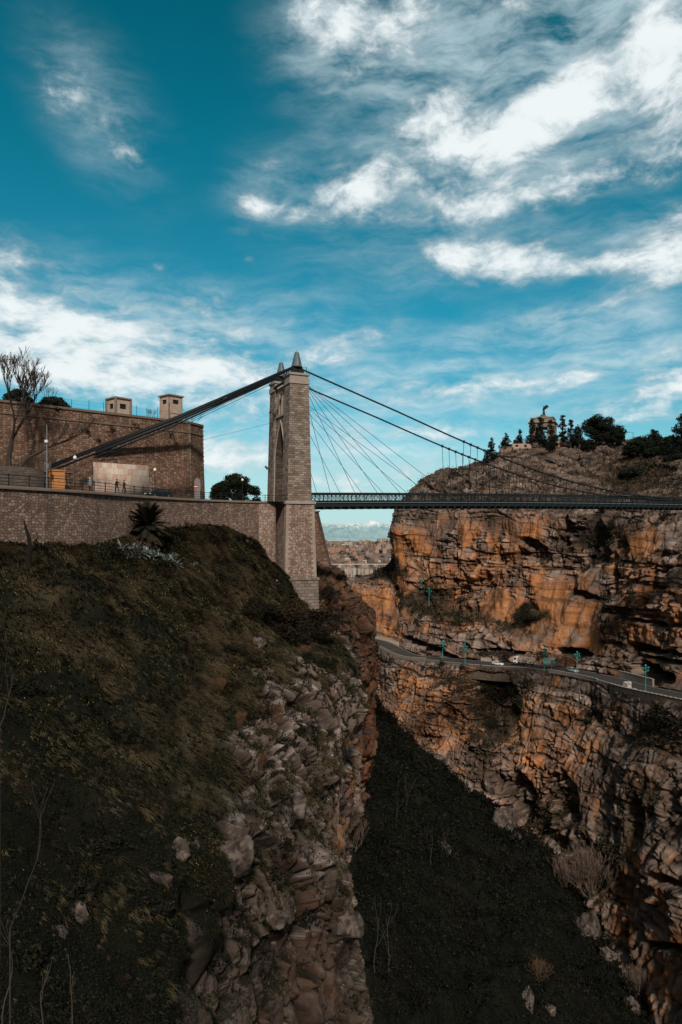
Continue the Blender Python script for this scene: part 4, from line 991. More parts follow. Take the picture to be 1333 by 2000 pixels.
def grow(mb, p, d, L, r, depth, rnd_, spread=.6, kids=3, up=.15, tips=None, min_r=.008, n=5):
    """recursive bare branching"""
    pts = [p]; q = Vector(p); dd = Vector(d).normalized()
    for k in range(3):
        dd = (dd+Vector((rnd_.uniform(-.22,.22), rnd_.uniform(-.22,.22), rnd_.uniform(-.1,.2)+up*.3))).normalized(); q = q+dd*(L/3); pts.append(tuple(q))
    mb.tube(pts, [max(min_r, r*(1-.13*k)) for k in range(4)], n if r > .05 else 3, False)
    if tips is not None: tips.append((tuple(q), depth))
    if depth <= 0: return
    for k in range(kids):
        i = rnd_.choice((2,3,3)) if k else 3
        nd = (dd+Vector((rnd_.uniform(-1,1), rnd_.uniform(-1,1), rnd_.uniform(-.5,.8)+up))*spread).normalized()
        grow(mb, pts[i], nd, L*rnd_.uniform(.62,.85), r*.6, depth-1, rnd_, spread, kids, up, tips, min_r, n)
def tree(base, h, w, kind, seed, label, group=None, name='tree', ca=(.006,.009,.006), cb=(.030,.036,.020), leaf=None, lean=0.):
    r_ = random.Random(seed); t = empty(name, base, r_.uniform(0,6), label, 'tree', group)
    cl = []; m = MB(); tr = .028*h
    if kind == 'conifer':
        m.tube([(0,0,-.4),(lean*h*.3,.0,h*.4),(lean*h*.6,0,h*.75),(lean*h,0,h*.97)], [tr,tr*.75,tr*.4,.03], 7)
        z = h*r_.uniform(.16,.28)
        while z < h*.98:
            k = 1-z/h; rr = w*.62*(k**.7)*r_.uniform(.6,1.15)+.16*w*.5
            for i in range(r_.choice((3,4,4,5))):
                a = r_.uniform(0,6.28); q = rr*r_.uniform(.25,.85); c = (q*math.cos(a)+lean*z, q*math.sin(a), z+r_.uniform(-.03,.03)*h); cl.append((c, max(.05*h, rr*r_.uniform(.32,.55))))
                m.tube([(lean*z,0,z-.03*h), c], [tr*.25,.02], 4, False)
            z += h*r_.uniform(.05,.085)
        cl.append(((lean*h,0,h*.96), .035*h))
    elif kind == 'broad':
        m.tube([(0,0,-.4),(.03*h,.02*h,h*.25),(0,.03*h,h*.5),(.03*h,0,h*.8)], [tr*1.2,tr,tr*.7,.05], 7)
        for i in range(int(40)):
            a = r_.uniform(0,6.28); e = r_.uniform(-1.1,1.); q = r_.uniform(.35,.98)
            c = (q*w*.40*math.cos(a)*math.cos(e*.9), q*w*.40*math.sin(a)*math.cos(e*.9), h*.52+q*h*.40*math.sin(e*1.3))
            cl.append((c, w*r_.uniform(.11,.18))); m.tube([(0,.02*h,h*r_.uniform(.25,.5)), (c[0]*.5,c[1]*.5,c[2]*.75+.1*h), c], [tr*.35,tr*.2,.03], 4, False)
    elif kind == 'dome':
        for i in range(5): m.tube([(0,0,-.4),(.1*w*math.cos(i*1.3),.1*w*math.sin(i*1.3),h*.25),(.25*w*math.cos(i*1.3),.25*w*math.sin(i*1.3),h*.6)], [tr,tr*.8,.08], 6)
        for i in range(90):
            a = r_.uniform(0,6.28); e = math.asin(r_.uniform(-.15,1)); q = r_.uniform(.75,.93)
            cl.append(((q*w*.47*math.cos(a)*math.cos(e), q*w*.47*math.sin(a)*math.cos(e), h*.2+q*h*.74*math.sin(e)), w*r_.uniform(.06,.105)))
        cl.append(((0,0,h*.45), w*.28))
    m.build('trunk', M_BARK, t)
    size = leaf or .028*h
    dens = {'conifer':5.,'broad':7.,'dome':9.}[kind]/(size*size)
    C = clumps_leaves(cl, dens, size, .7)
    z0, z1 = C[:,2].min(), C[:,2].max()
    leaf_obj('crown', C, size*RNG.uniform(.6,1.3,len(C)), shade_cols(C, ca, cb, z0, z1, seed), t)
    return t
def bare_tree(base, h, seed, label, depth=5, r=None, spread=.62, kids=3, name='bare_tree', group=None, d=(0,0,1), up=.2, mat=None):
    r_ = random.Random(seed); t = empty(name, base, 0, label, 'tree', group)
    m = MB(); r = r or h*.03; top = (d[0]*h*.28, d[1]*h*.28, h*.28)
    m.tube([(0,0,-.5),(top[0]*.4-.02*h,top[1]*.4,h*.12),top], [r*1.35,r*1.05,r*.85], 8); m.build('trunk', mat or M_BARK, t)
    m = MB()
    for k in range(3 if depth > 3 else 2): grow(m, top, (r_.uniform(-1,1)*.75+d[0], r_.uniform(-1,1)*.6, 1), h*.24, r*.6, depth-1, r_, spread, kids, up, None, h*.0015)
    m.build('branches', mat or M_BARK, t); return t
def twig_bush(name, base, h, w, n, seed, label, cat='shrub', group=None, mat=None, depth=3):
    r_ = random.Random(seed); m = MB()
    for k in range(n):
        a = r_.uniform(0,6.28); e = r_.uniform(.2,1.)
        grow(m, (r_.uniform(-.12,.12)*w, r_.uniform(-.12,.12)*w, -.1), (math.cos(a)*(1-e)*w/h*1.3, math.sin(a)*(1-e)*w/h*1.3, 1), h*.34, h*.008, depth, r_, .42, 3, .12, None, h*.0022, 3)
    o = m.build(name, mat or M_TWIG); o.location = [float(q) for q in base]; return tag(o, label, cat, group)
BUSH_ME = {}
def bush(base, w, h, label, group=None, seed=0, ca=(.007,.008,.005), cb=(.032,.031,.018), leaf=.05, name='bush', proto=None):
    """leafy shrub about w wide and h high; proto key shares mesh data"""
    if proto is not None and proto in BUSH_ME: o = link(name, BUSH_ME[proto])
    else:
        r_ = random.Random(seed); cl = []
        for i in range(26):
            a = r_.uniform(0,6.28); q = r_.uniform(0,.42)**.8; cl.append(((q*math.cos(a), q*math.sin(a), r_.uniform(.05,.8)*(1-q*1.2)), r_.uniform(.09,.17)))
        C = clumps_leaves(cl, (2.6 if leaf > .026 else 6.5)/(leaf*leaf), leaf, .9); C = C[C[:,2] > -.12]
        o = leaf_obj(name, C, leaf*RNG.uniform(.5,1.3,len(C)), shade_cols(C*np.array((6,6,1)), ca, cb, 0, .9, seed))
        if proto is not None: BUSH_ME[proto] = o.data
    o.location = [float(q) for q in base]; o.scale = (w, w, h); o.rotation_euler = (0,0,random.uniform(0,6.28))
    return tag(o, label, 'bush', group)
# ---- grass, flowers and weeds of the near slope ----------------------
P, up, rk, dry = L_['P'], L_['up'], L_['rk'], L_['dry']
px = CX+P[:,0]/np.maximum(P[:,1],1)*F; py = HY-P[:,2]/np.maximum(P[:,1],1)*F
vis = (px > -160) & (px < 800) & (py < 2120) & (P[:,1] > 12) & (L_['vv'] > 1.0)
gm = vis & (up > .35) & ((rk < .35) | (L_['veg'] > .4)) & (L_['uu'] < 8.2)
idx = np.nonzero(gm)[0]
patch = fbm(P[idx]/np.array((4.,5.,4.)), 3, 401)
wt = (.25+1.2*sstep(-.2,.3,patch))*np.clip(P[idx,1]/60.,.2,1.5)
def tufts(idx, n, blades, hgt, wid, cA, cB, wts=None, droop=.9, fan=.35, far=0.):
    k = RNG.choice(idx, n, p=None if wts is None else wts/wts.sum()); B = P[k]+rnd((n,3))*.12
    D = np.repeat(B[:,1], blades)
    Bq = np.repeat(B, blades, 0); m = len(Bq)
    # combed down the slope and to the right by wind and weight
    flow = np.stack([.75+.35*fbm(B/9.,2,410), -.45+.35*fbm(B/9.+7,2,411), -.30+.2*fbm(B/7.,2,412)], 1); flow /= np.linalg.norm(flow,axis=1,keepdims=True)
    fl = np.repeat(flow, blades, 0)+rnd((m,3))*fan
    h = hgt*RNG.uniform(.55,1.35,m)*np.repeat(.6+.9*sstep(-.3,.4,fbm(B/2.,2,413)), blades)
    h = h*np.clip(D/48.,.5,1.1)
    upv = np.array((0,0,1.))+rnd((m,3))*.35
    mid = Bq+upv*(h*.55)[:,None]+fl*(h*.22)[:,None]
    tip = mid+upv*(h*.06)[:,None]+fl*(h*droop)[:,None]
    side = np.cross(fl, np.array((0,0,1.))); side /= np.linalg.norm(side,axis=1,keepdims=True)+1e-9
    wd = (wid*np.clip(D/45.,.4,1.9))[:,None]
    base = Bq-np.array((0,0,.12))
    v = np.stack([base-side*wd, base+side*wd, mid+side*wd*.8, mid-side*wd*.8, tip], 1)
    t = np.repeat(np.clip(.5+1.3*fbm(B/3.5,3,414)+.25*rnd(n),0,1), blades)
    c = lerp3(cA, cB, t)*(1+.35*rnd(m))[:,None]
    f = (np.arange(m)*5)[:,None]
    quads = np.concatenate([f+np.array((0,1,2,3)), f+np.array((3,2,4,4))])
    tri = quads[m:][:,:3]
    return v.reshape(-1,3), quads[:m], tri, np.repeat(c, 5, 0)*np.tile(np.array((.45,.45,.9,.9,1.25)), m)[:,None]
def tuft_obj(name, *a, **k):
    v, q, t, c = tufts(*a, **k)
    f = np.concatenate([np.stack([q[:,0],q[:,1],q[:,2]],1), np.stack([q[:,0],q[:,2],q[:,3]],1), t])
    return np_mesh(name, v, f, M_GRASS, col=c)
dw = wt*(.12+dry[idx]**1.3)
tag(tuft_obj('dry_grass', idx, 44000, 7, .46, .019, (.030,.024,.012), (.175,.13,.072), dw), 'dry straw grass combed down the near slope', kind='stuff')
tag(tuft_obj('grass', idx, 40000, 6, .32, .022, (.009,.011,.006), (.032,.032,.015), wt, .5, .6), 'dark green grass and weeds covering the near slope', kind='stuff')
# low leafy ground cover
k = RNG.choice(idx, 60000, p=(wt*(1.3-dry[idx]))/(wt*(1.3-dry[idx])).sum()); C = P[k]+np.abs(rnd((60000,3)))*np.array((.2,.2,.38))
lf = .05*np.clip(C[:,1]/45,.7,2.2)*RNG.uniform(.6,1.6,len(C))
v, f = leaf_tris(C, lf); cc = lerp3((.006,.008,.004),(.026,.03,.013), RNG.uniform(0,1,len(C)))
tag(np_mesh('ground_cover', v, f, M_LEAF, col=np.repeat(cc,4,0)), 'low dark leafy weeds on the near slope', kind='stuff')
near = idx[P[idx,1] < 50]; k = RNG.choice(near, 60000); C = P[k]+np.abs(rnd((60000,3)))*np.array((.12,.12,.3)); v, f = leaf_tris(C, .035*RNG.uniform(.6,1.7,len(C)))
tag(np_mesh('ground_cover', v, f, M_LEAF, col=np.repeat(lerp3((.005,.0065,.0035),(.022,.025,.012), RNG.uniform(0,1,len(C))*(.4+.6*sstep(-.3,.4,fbm(C/2.,3,419)))),4,0)), 'dark leafy weeds on the nearest part of the slope', kind='stuff')
fp = sstep(.05,.4,fbm(P[idx]/np.array((5.,6.,5.)),3,420)); fp = (fp**2)*(.1+wt)+1e-5
for cx, cy, rx, ry, a in [(380,1170,120,60,5),(60,1290,90,60,4),(150,1440,120,80,3.),(80,1720,60,60,3),(420,1700,60,40,2),(250,1080,140,25,2)]:
    fp = fp+a*np.exp(-((px[idx]-cx)/rx)**2-((py[idx]-cy)/ry)**2)*sstep(-.1,.3,fbm(P[idx]/1.6,2,421))
k = RNG.choice(idx, 5500, p=fp/fp.sum()); C = P[k]+np.array((0,0,.34))+rnd((5500,3))*np.array((.2,.2,.14))
v, f = leaf_tris(C, .034*np.clip(C[:,1]/45,.6,1.8)*RNG.uniform(.6,1.3,len(C)))
tag(np_mesh('yellow_flowers', v, f, M_LEAF, col=np.repeat(lerp3((.20,.14,.025),(.46,.36,.08),RNG.uniform(0,1,len(C))),4,0)), 'small yellow wild flowers scattered over the near slope', kind='stuff')
# weeds in the near cliff
ci = np.nonzero(vis & (rk > .5) & (up > .45) & (fbm(P/3.,3,430) > .0))[0]
k = RNG.choice(ci, 45000); C = P[k]+np.abs(rnd((45000,3)))*np.array((.25,.25,.5))
v, f = leaf_tris(C, .075*np.clip(C[:,1]/60,.6,1.6)*RNG.uniform(.5,1.5,len(C)))
tag(np_mesh('cliff_weeds', v, f, M_LEAF, col=np.repeat(lerp3((.006,.007,.004),(.028,.026,.013),RNG.uniform(0,1,len(C))),4,0)), 'dark weeds growing in the clefts of the near cliff', kind='stuff')
# scrub on the far bank
Pq = R_['P']; qx, qy = R_['px'], R_['py']
vm_ = (qx > 650) & (qx < 1420) & (qy > 840) & (qy < 2080) & (R_['veg'] > .35) & (R_['up'] > -.1)
ci = np.nonzero(vm_)[0]; ww = (R_['veg'][ci]**2)*(.15+sstep(-.1,.35,fbm(Pq[ci]/4.,3,440)))
k = RNG.choice(ci, 70000, p=ww/ww.sum()); C = Pq[k]+R_['N'][k]*RNG.uniform(0,1.1,len(k))[:,None]+np.abs(rnd((len(k),3)))*np.array((.2,.2,.5))
tt_ = .5+.5*np.clip(fbm(C/5.,3,441)*2,-1,1)
cc = lerp3((.008,.009,.006),(.040,.038,.022),tt_*RNG.uniform(.3,1.,len(C))); cc = over(cc,(.085,.062,.045),(RNG.uniform(0,1,len(C)) < .22)*.8)
v, f = leaf_tris(C, .30*RNG.uniform(.5,1.4,len(C)))
tag(np_mesh('scrub', v, f, M_LEAF, col=np.repeat(cc,4,0)), 'low scrub growing on the ledges and gullies of the far cliff', kind='stuff')
# ivy over the gorge floor
Pg = G_['P']; n = 150000
gx = CX+Pg[:,0]/Pg[:,1]*F; gy = HY-Pg[:,2]/Pg[:,1]*F
ci = np.nonzero((gx > 560) & (gx < 1420) & (gy < 2100))[0]
ww = 1.+1.8*sstep(0,.4,fbm(Pg[ci]/6.,3,450)); k = RNG.choice(ci, n, p=ww/ww.sum())
mound = sstep(-.05,.4,fbm(Pg[k]/5.,3,452))*3.2+.5
C = Pg[k]+rnd((n,3))*.7+np.array((0,0,1.))*(mound*RNG.uniform(0,1,n)**.6)[:,None]
br_ = RNG.uniform(0,1,n)**16
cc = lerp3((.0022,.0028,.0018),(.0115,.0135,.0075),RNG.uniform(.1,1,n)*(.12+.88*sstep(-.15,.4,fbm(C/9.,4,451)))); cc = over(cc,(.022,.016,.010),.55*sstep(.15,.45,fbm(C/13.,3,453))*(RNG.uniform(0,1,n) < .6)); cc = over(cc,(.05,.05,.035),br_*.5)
v, f = leaf_tris(C, .24*np.clip(C[:,1]/130,.7,1.6)*RNG.uniform(.5,1.4,n))
tag(np_mesh('ivy', v, f, M_LEAF, col=np.repeat(cc,4,0)), 'dark ivy covering the slope at the bottom of the gorge', kind='stuff')
# ---- trees on the fort and by the road ------------------------------
q, dn, nn_f = on_fort(4, 9.5, 4.5)
bare_tree((q[0],q[1],9.4), 19.0, 5, 'tall bare tree with spreading twigs in front of the fort wall at far left', 6, .42, .55, 3, d=(.05,0,1), up=.2)
q2, _, _ = on_fort(60, 11, 3.5); r_ = random.Random(3); t = empty('bare_tree', (q[0]+1.2,q[1]-1.,9.4), 0, 'bare leaning limb reaching right from the foot of the tall bare tree', 'tree')
m = MB(); m.tube([(0,0,-.4),(1.6,.8,2.2),(4.2,2.6,4.2),(6.8,4.6,5.8)], [.3,.26,.2,.13], 7); m.build('trunk', M_BARK, t)
m = MB(); tips = [(6.8,4.6,5.8),(4.2,2.6,4.2),(5.4,3.5,4.9)]
for tp in tips:
    for k_ in range(2): grow(m, tp, (.7,.5,r_.uniform(.2,1.)), 2.2, .09, 3, r_, .6, 3, .1, None, .02)
m.build('branches', M_BARK, t)
for px_, wd_, hh, sd, lab in ((45,5.6,3.4,1,'dark leafy tree crown rising behind the fort wall beside the tall bare tree'),(112,6.2,2.6,2,'dark low bushy tree behind the fort wall right of the tall bare tree'),(135,2.6,1.9,6,'small dark bush at the fort top, right of the low bushy tree')):
    q, _, _ = on_fort(px_, ZF, -2.4); tree((q[0],q[1],ZF-.6), hh+.6, wd_, 'dome', sd, lab, leaf=.16)
q, _, _ = on_fort(112, ZF, -3.5); bare_tree((q[0],q[1],ZF-.5), 5.6, 21, 'small bare tree poking above the fort wall', 4, .13)
for i, px_ in enumerate((297,306,372,383)):
    q, _, _ = on_fort(px_, ZF, -1.); twig_bush('bare_shrub', (q[0],q[1],ZF), 2.6 if i < 2 else 3.4, 2.2, 5, 40+i, ('dry twiggy shrub left of the taller guard hut','dry twiggy shrub touching the taller guard hut','dry twiggy shrub right of the taller guard hut','dry twiggy shrub at the very corner of the fort top')[i])
for i, (px_, zz, s) in enumerate(((168,17.6,1.5),(215,18.,1.7),(192,16.2,1.),(335,18.4,1.3),(342,16.8,1.1),(262,19.3,1.6))):
    q, _, n_ = on_fort(px_, zz, .1); bush((q[0],q[1],zz), s, s*1.1, 'dark weed tuft rooted in the fort wall masonry', 'weeds on the fort wall', 60+i, leaf=.07, name='wall_weed', proto='weed')
for i, (px_, hh) in enumerate(((42,3.0),(60,3.6),(76,4.6),(28,2.2))):
    q, _, _ = on_fort(px_, 9.5, 2.5); twig_bush('bare_shrub', (q[0],q[1],9.4), hh, hh*.9, 9, 80+i, 'dark bare shrub on the terrace below the fort wall', group='bare shrubs on the terrace')
tree((at(462,970,150)[0],150,5.0), 8.1, 11.6, 'dome', 9, 'round dense dark tree beyond the road, left of the bridge tower', leaf=.2, ca=(.004,.006,.004), cb=(.022,.028,.014), name='round_tree')
# ---- dead trunk, palm, agaves on the slope ---------------------------
b = hit(56,1076,('hillside',)); b = np.array((at(56,0,66)[0],66.,ground_z(at(56,0,66)[0],66,('hillside',))))
t = empty('dead_tree', b, 0, 'dead forked black trunk standing before the retaining wall', 'tree'); m = MB()
m.tube([(0,0,-.4),(.05,0,1.2),(.16,0,2.0),(.1,0,3.0),(-.22,0,4.1),(-.42,0,4.9)], [.3,.24,.24,.2,.14,.04], 8); m.tube([(.14,0,1.9),(.55,0,2.4),(.72,.05,3.0),(.95,.1,3.35)], [.2,.15,.1,.03], 7); m.build('trunk', M_PLAIN_DEAD if 'M_PLAIN_DEAD' in globals() else m_plain('dead_wood', (.009,.007,.006), .95), t)
def palm(base, h, r, seed, label):
    r_ = random.Random(seed); t = empty('palm', base, 0, label, 'palm'); m = MB(); m.lathe((0,0,0), [(.55,-.6),(.5,.4),(.55,h*.5),(.6,h)], 10); m.build('trunk', M_BARK, t)
    for k in range(150):
        a = r_.uniform(0,6.28); e = r_.uniform(-.9,1.45); L = r*r_.uniform(.75,1.05); pts = []
        d = Vector((math.cos(a)*math.cos(e), math.sin(a)*math.cos(e), math.sin(e))); p = Vector((0,0,h)); 
        for s in range(7): pts.append(p.copy()); d = (d+Vector((0,0,-.13))).normalized(); p = p+d*(L/6)
        vs = []; fs = []
        for s in range(1,7):
            for j in range(3):
                f = (s+j/3.)/7.; i0 = min(5,int(f*6)); q = pts[i0].lerp(pts[i0+1], f*6-i0); tdir = (pts[i0+1]-pts[i0]).normalized(); sd = tdir.cross(Vector((0,0,1))).normalized()
                for sg in (-1,1):
                    L2 = .75*(1-abs(f-.45)*.9)*r/2.8; tip = q+(sd*sg*.8+tdir*.75+Vector((0,0,-.12))).normalized()*L2; n = len(vs)
                    vs += [tuple(q-tdir*.10), tuple(q+tdir*.10), tuple(tip)]; fs.append((n,n+1,n+2))
        fr = MB(); fr.tube(pts, [.045-.005*i for i in range(7)], 4, False); fr.add(vs, fs); fr.build('frond', M_PALM[0 if e > -.2 else 1], t)
    return t
M_PALM = [m_plain('palm_green', (.016,.017,.009), .8, vary=.5), m_plain('palm_dead', (.040,.026,.014), .9, vary=.4)]
x = at(288,0,96)[0]; palm((x,96,ground_z(x,96,('hillside',))-.1), 2.3, 3.7, 4, 'bushy short palm growing against the retaining wall')
M_AGAVE = m_plain('agave_leaf', (.19,.235,.22), .55, vary=.35, scale=1.2)
def agave_mesh(seed):
    r_ = random.Random(seed); m = MB()
    for k in range(26):
        a = k*2.4+r_.uniform(-.2,.2); e = r_.uniform(.1,1.35); L = r_.uniform(.9,1.35); d = Vector((math.cos(a)*math.cos(e), math.sin(a)*math.cos(e), math.sin(e))); sd = d.cross(Vector((0,0,1))).normalized(); p = Vector((0,0,.05)); A = []
        for s in range(6):
            f = s/5.; wd = .11*(1-f)**.6*(1+.5*math.sin(f*3)); A.append((p-sd*wd+Vector((0,0,.02)), p-Vector((0,0,.035)), p+sd*wd+Vector((0,0,.02)))); d = (d+Vector((0,0,-.10-.12*r_.random()))).normalized(); p = p+d*(L/5)
        vs = [tuple(q) for r in A for q in r]; fs = []
        for s in range(5):
            for j in range(2): fs.append((s*3+j, s*3+j+1, s*3+j+4, s*3+j+3))
        m.add(vs, fs)
    return m
ags = [agave_mesh(i).build('agave', M_AGAVE) for i in range(3)]
spots = [(238,1066),(252,1072),(262,1064),(275,1078),(288,1074),(300,1082),(312,1080),(322,1090),(336,1084),(344,1096),(296,1066),(380,1098),(268,1070)]
for i, (x, y) in enumerate(spots):
    o = ags[i] if i < 3 else ags[i % 3].copy()
    if i >= 3: COL.objects.link(o)
    p = hit(x, y+8, ('hillside',)); s = random.uniform(.95,1.35)*(.8 if i == 11 else 1); o.location = p+np.array((0,0,-.05)); o.scale = (s,s,s); o.rotation_euler = (R(8),R(-6),random.uniform(0,6))
    tag(o, 'small agave rosette standing apart to the right of the agave row' if i == 11 else 'grey green agave rosette in the row below the palm', 'agave', None if i == 11 else 'agaves in a row below the palm')
# ---- bushes of the near slope ----------------------------------------
dk = dict(ca=(.004,.0045,.003), cb=(.020,.019,.011)); rd = dict(ca=(.006,.005,.0035), cb=(.034,.023,.014))
for x, y, D, w_, h_, st, lab in [(572,1240,0,13.,8.5,rd,'large reddish brown bush hiding the foot of the bridge pier'),(492,1205,0,8.,4.6,dk,'dark bush left of the large reddish bush by the pier'),(292,1245,0,1.6,1.5,dk,'small round black bush alone on the middle of the slope'),
    (372,1032,0,3.2,1.8,dk,'dark bush on the mound under the retaining wall'),(352,1040,0,2.2,2.4,dk,'spiky dark shrub at the top of the mound'),(430,1050,0,3.0,1.6,dk,'low dark shrub right of the mound top'),(478,1050,0,3.2,1.6,dk,'dark shrub above the outcrop beside the pier wall'),
    (640,1255,0,4.2,2.4,dk,'dark shrub on the ledge below the pier foot'),(600,1290,0,3.6,2.,dk,'dark shrub in the hollow left of the cliff edge'),(660,1215,0,3.,3.6,dk,'dark ivy bush against the rock right of the pier foot'),(500,1300,0,4.,2.6,rd,'brown bush in the hollow above the rock steps'),
    (455,1280,0,4.,2.2,dk,'wide dark bush in the middle of the slope near the rock steps'),(520,1395,0,3.4,2.3,rd,'rusty bush beside the upper rock steps'),(560,1455,0,2.6,1.5,dk,'dark bush on the upper rock step'),(480,1530,0,2.6,1.9,rd,'russet bush above the pale boulders'),
    (560,1665,0,2.6,1.7,dk,'dark bush under the pale wedge boulder'),(380,1600,0,2.6,1.5,dk,'dark bush left of the pale boulders'),(60,1350,0,2.6,1.5,dk,'dark bush at the left edge of the slope'),(150,1760,0,1.6,1.2,dk,'dark bush around the lower left boulders'),(300,1780,0,2.,1.3,dk,'dark bush below the slab boulder'),
    (210,1660,0,2.2,1.3,dk,'low dark bush on the lower left slope'),(60,1880,0,1.8,1.1,dk,'dark bush in the bottom left corner'),(420,1880,0,1.7,1.4,dk,'dark bush among the lower crags'),(640,1300,0,2.6,1.5,dk,'low dark bush on the upper cliff rim'),(648,1172,0,5.,5.,dk,'dark bush in the hollow right behind the pier foot'),(672,1215,0,4.,3.,dk,'dark scrub on the rock slope below the hollow behind the pier'),(668,1130,0,4.,2.6,dk,'dark scrub on the rock under the bastion'),(590,1430,0,2.6,2.,dk,'dark bush in the cleft of the upper crags'),(620,1560,0,2.6,2.2,dk,'dark bush hanging in the middle of the near cliff'),(540,1720,0,2.4,2.,dk,'dark bush in the crags under the middle of the near cliff'),(600,1800,0,2.4,2.,dk,'dark bush in the lower middle of the near cliff'),(470,1800,0,2.2,1.8,dk,'dark bush at the left of the lower crags'),(690,1250,0,2.6,2.2,dk,'dark bush at the rim beside the gorge mouth')]:
    if D: p = np.array((at(x,0,D)[0], D, ground_z(at(x,0,D)[0], D, ('hillside',))-.3)) 
    else: p = hit(x, y, ('hillside',))
    bush(p+np.array((0,0,-.1)), w_, h_, lab, None, int(x), leaf=min(.09,max(.028,.16/w_)) if w_ < 6 else .024, **st)
for i, (x, y, h_) in enumerate(((545,1410,2.2),(510,1500,1.9),(430,1350,2.),(470,1420,2.1),(600,1280,2.))):
    twig_bush('dry_shrub', hit(x,y,('hillside',)), h_, h_*1.1, 16, 500+i, 'rusty dry shrub on the slope above the cliff', 'shrub', 'rusty dry shrubs above the cliff', m_plain('rusty_twig', (.11,.055,.032), .95))
# ---- shrubs breaking the outline of the mound, and dotted over the slope
for i, (x, y, w_, h_) in enumerate(((335,1036,2.2,1.5),(392,1030,2.4,1.8),(412,1032,2.,1.3),(445,1036,2.6,2.),(464,1044,2.2,1.5),(488,1058,2.6,1.9),(506,1080,2.6,2.1),(520,1102,2.4,1.8),(534,1122,2.6,2.),(545,1150,3.,2.4))):
    bush(hit(x,y+3,('hillside',))+np.array((0,0,-.2)), w_, h_, 'dark scraggy shrub along the crest of the slope below the retaining wall', 'shrubs along the crest of the near slope', 700+i % 4, leaf=.05, proto=('cr%d' % (i % 4)), **(dk if i % 3 else rd))
pp_ = np.nonzero((px > 0) & (px < 520) & (py > 1090) & (py < 1960) & gm)[0]
for i, j in enumerate(RNG.choice(pp_, 50)):
    s = random.uniform(.5,1.5)*min(1.6,max(.55,P[j,1]/55)); bush(P[j]+np.array((0,0,-.12)), s*1.4, s*.8, 'low dark shrub dotted among the grass of the near slope', 'low shrubs on the near slope', 720+i % 5, leaf=.05, proto=('sl%d' % (i % 5)), **(dk if i % 4 else rd))
fl_ = np.nonzero((gx > 690) & (gx < 1260) & (gy > 1390) & (gy < 2020))[0]
edge_ = [(748,1425),(775,1440),(800,1462),(835,1490),(870,1510),(905,1535),(935,1560),(965,1590),(1000,1632),(1030,1655),(1065,1680),(1100,1715),(1130,1760),(1160,1800),(1185,1850),(1205,1890),(1225,1930),(1245,1975)]
spots_ = [hit(x,y,('gorge_floor',)) for x, y in edge_]+[Pg[j] for j in RNG.choice(fl_, 60)]
for i, p in enumerate(spots_):
    s = random.uniform(2.6,6.5)*(1.25 if i < len(edge_) else 1); bush(p+np.array((0,0,-.4)), s, s*random.uniform(.5,.8), 'dark shrub on the slope at the bottom of the gorge', 'shrubs on the gorge slope', 740+i % 5, leaf=.05, proto=('fl%d' % (i % 5)), ca=(.0025,.003,.002), cb=(.012,.0135,.0085))
# ---- near bare twigs at lower left -----------------------------------
for i, (x0, y0, D, h_, tilt, lab) in enumerate(((20,1810,14.,2.6,.35,'tall thin bare sapling crossing the lower left slope'),(5,1985,11.,1.3,.2,'thin pale stem rising from the bottom left corner'),(85,2000,12,.95,.05,'short bare stem at the bottom edge left of centre'),(142,2000,12.5,1.0,.08,'slender bare stem at the bottom edge, right of the short one'),(0,1420,18.,1.6,.25,'bare twig at the left frame edge on the upper slope'))):
    r_ = random.Random(70+i); p = at(x0, y0, D); m = MB(); grow(m, (0,0,0), (tilt,0,1), h_*.55, .014, 2, r_, .35, 2, .15, None, .0045, 4); m.tube([(0,0,-6),(0,0,0)], .014, 4)
    o = m.build('sapling', M_TWIG); o.location = [float(q) for q in p]; tag(o, lab, 'sapling')
# ---- far bank bushes --------------------------------------------------
special = [(740,1122,7.,5.,'large dark round bush above the orange quarry face'),(1030,1205,15.,6.5,'broad dark bush on the ledge in the middle of the orange cliff'),(1062,1282,17.,5.5,'dark thicket at the foot of the cliff behind the lorry'),(990,1280,9.,3.,'low dark bush at the cliff foot left of the lorry thicket'),(1180,1255,4.,4.,'dark bush on the rib right of the road sign'),
    (886,925,6.2,5.6,'rounded dark bush alone on the shoulder of the hill'),(862,975,6.,4.,'dark bush on the ledge just above the bridge deck'),(900,975,5.,4.,'second dark bush above the deck, right of the wider one'),(1300,1010,6.,7.,'dark bush under the deck at the right edge'),(760,1290,4.,5.,'dark bush below the road bend, outside its parapet'),
    (1310,1420,15.,9.,'big dark bush below the retaining wall at the right edge'),(1255,1440,10.,6.,'dark bush left of the big bush below the right retaining wall'),(862,1300,9.,5.,'dark bush on the rock lip hiding part of the road'),(905,1303,8.,4.,'dark bush at the road edge left of the pale stone wall'),(835,1297,6.,4.,'dark bush at the right end of the bend parapet'),(955,1345,9.,4.,'dark bush at the head of the overgrown gully'),(1010,1350,9.,4.,'dark bush at the right of the gully head'),(960,1420,9.,6.,'dark bush halfway down the overgrown gully'),(1000,1470,7.,5.,'dark bush low in the overgrown gully'),(1195,1690,4.,4.,'dark hollow bush in a cleft of the lower right cliff'),(1070,1600,8.,5.,'dark bush on the lower ledge above the gorge floor')]
for i, (x, y, w_, h_, lab) in enumerate(special):
    p = hit(x, y+4, ('cliff',)); bush(p+np.array((0,.5,-.6)), w_, h_, lab, None, 900+i, leaf=.045 if w_ < 10 else .03, ca=(.004,.005,.0035), cb=(.024,.024,.014), proto=('big%d' % (i % 5)))
ci = np.nonzero(vm_ & (R_['veg'] > .55) & (qx < 1345))[0]; k = RNG.choice(ci, 95)
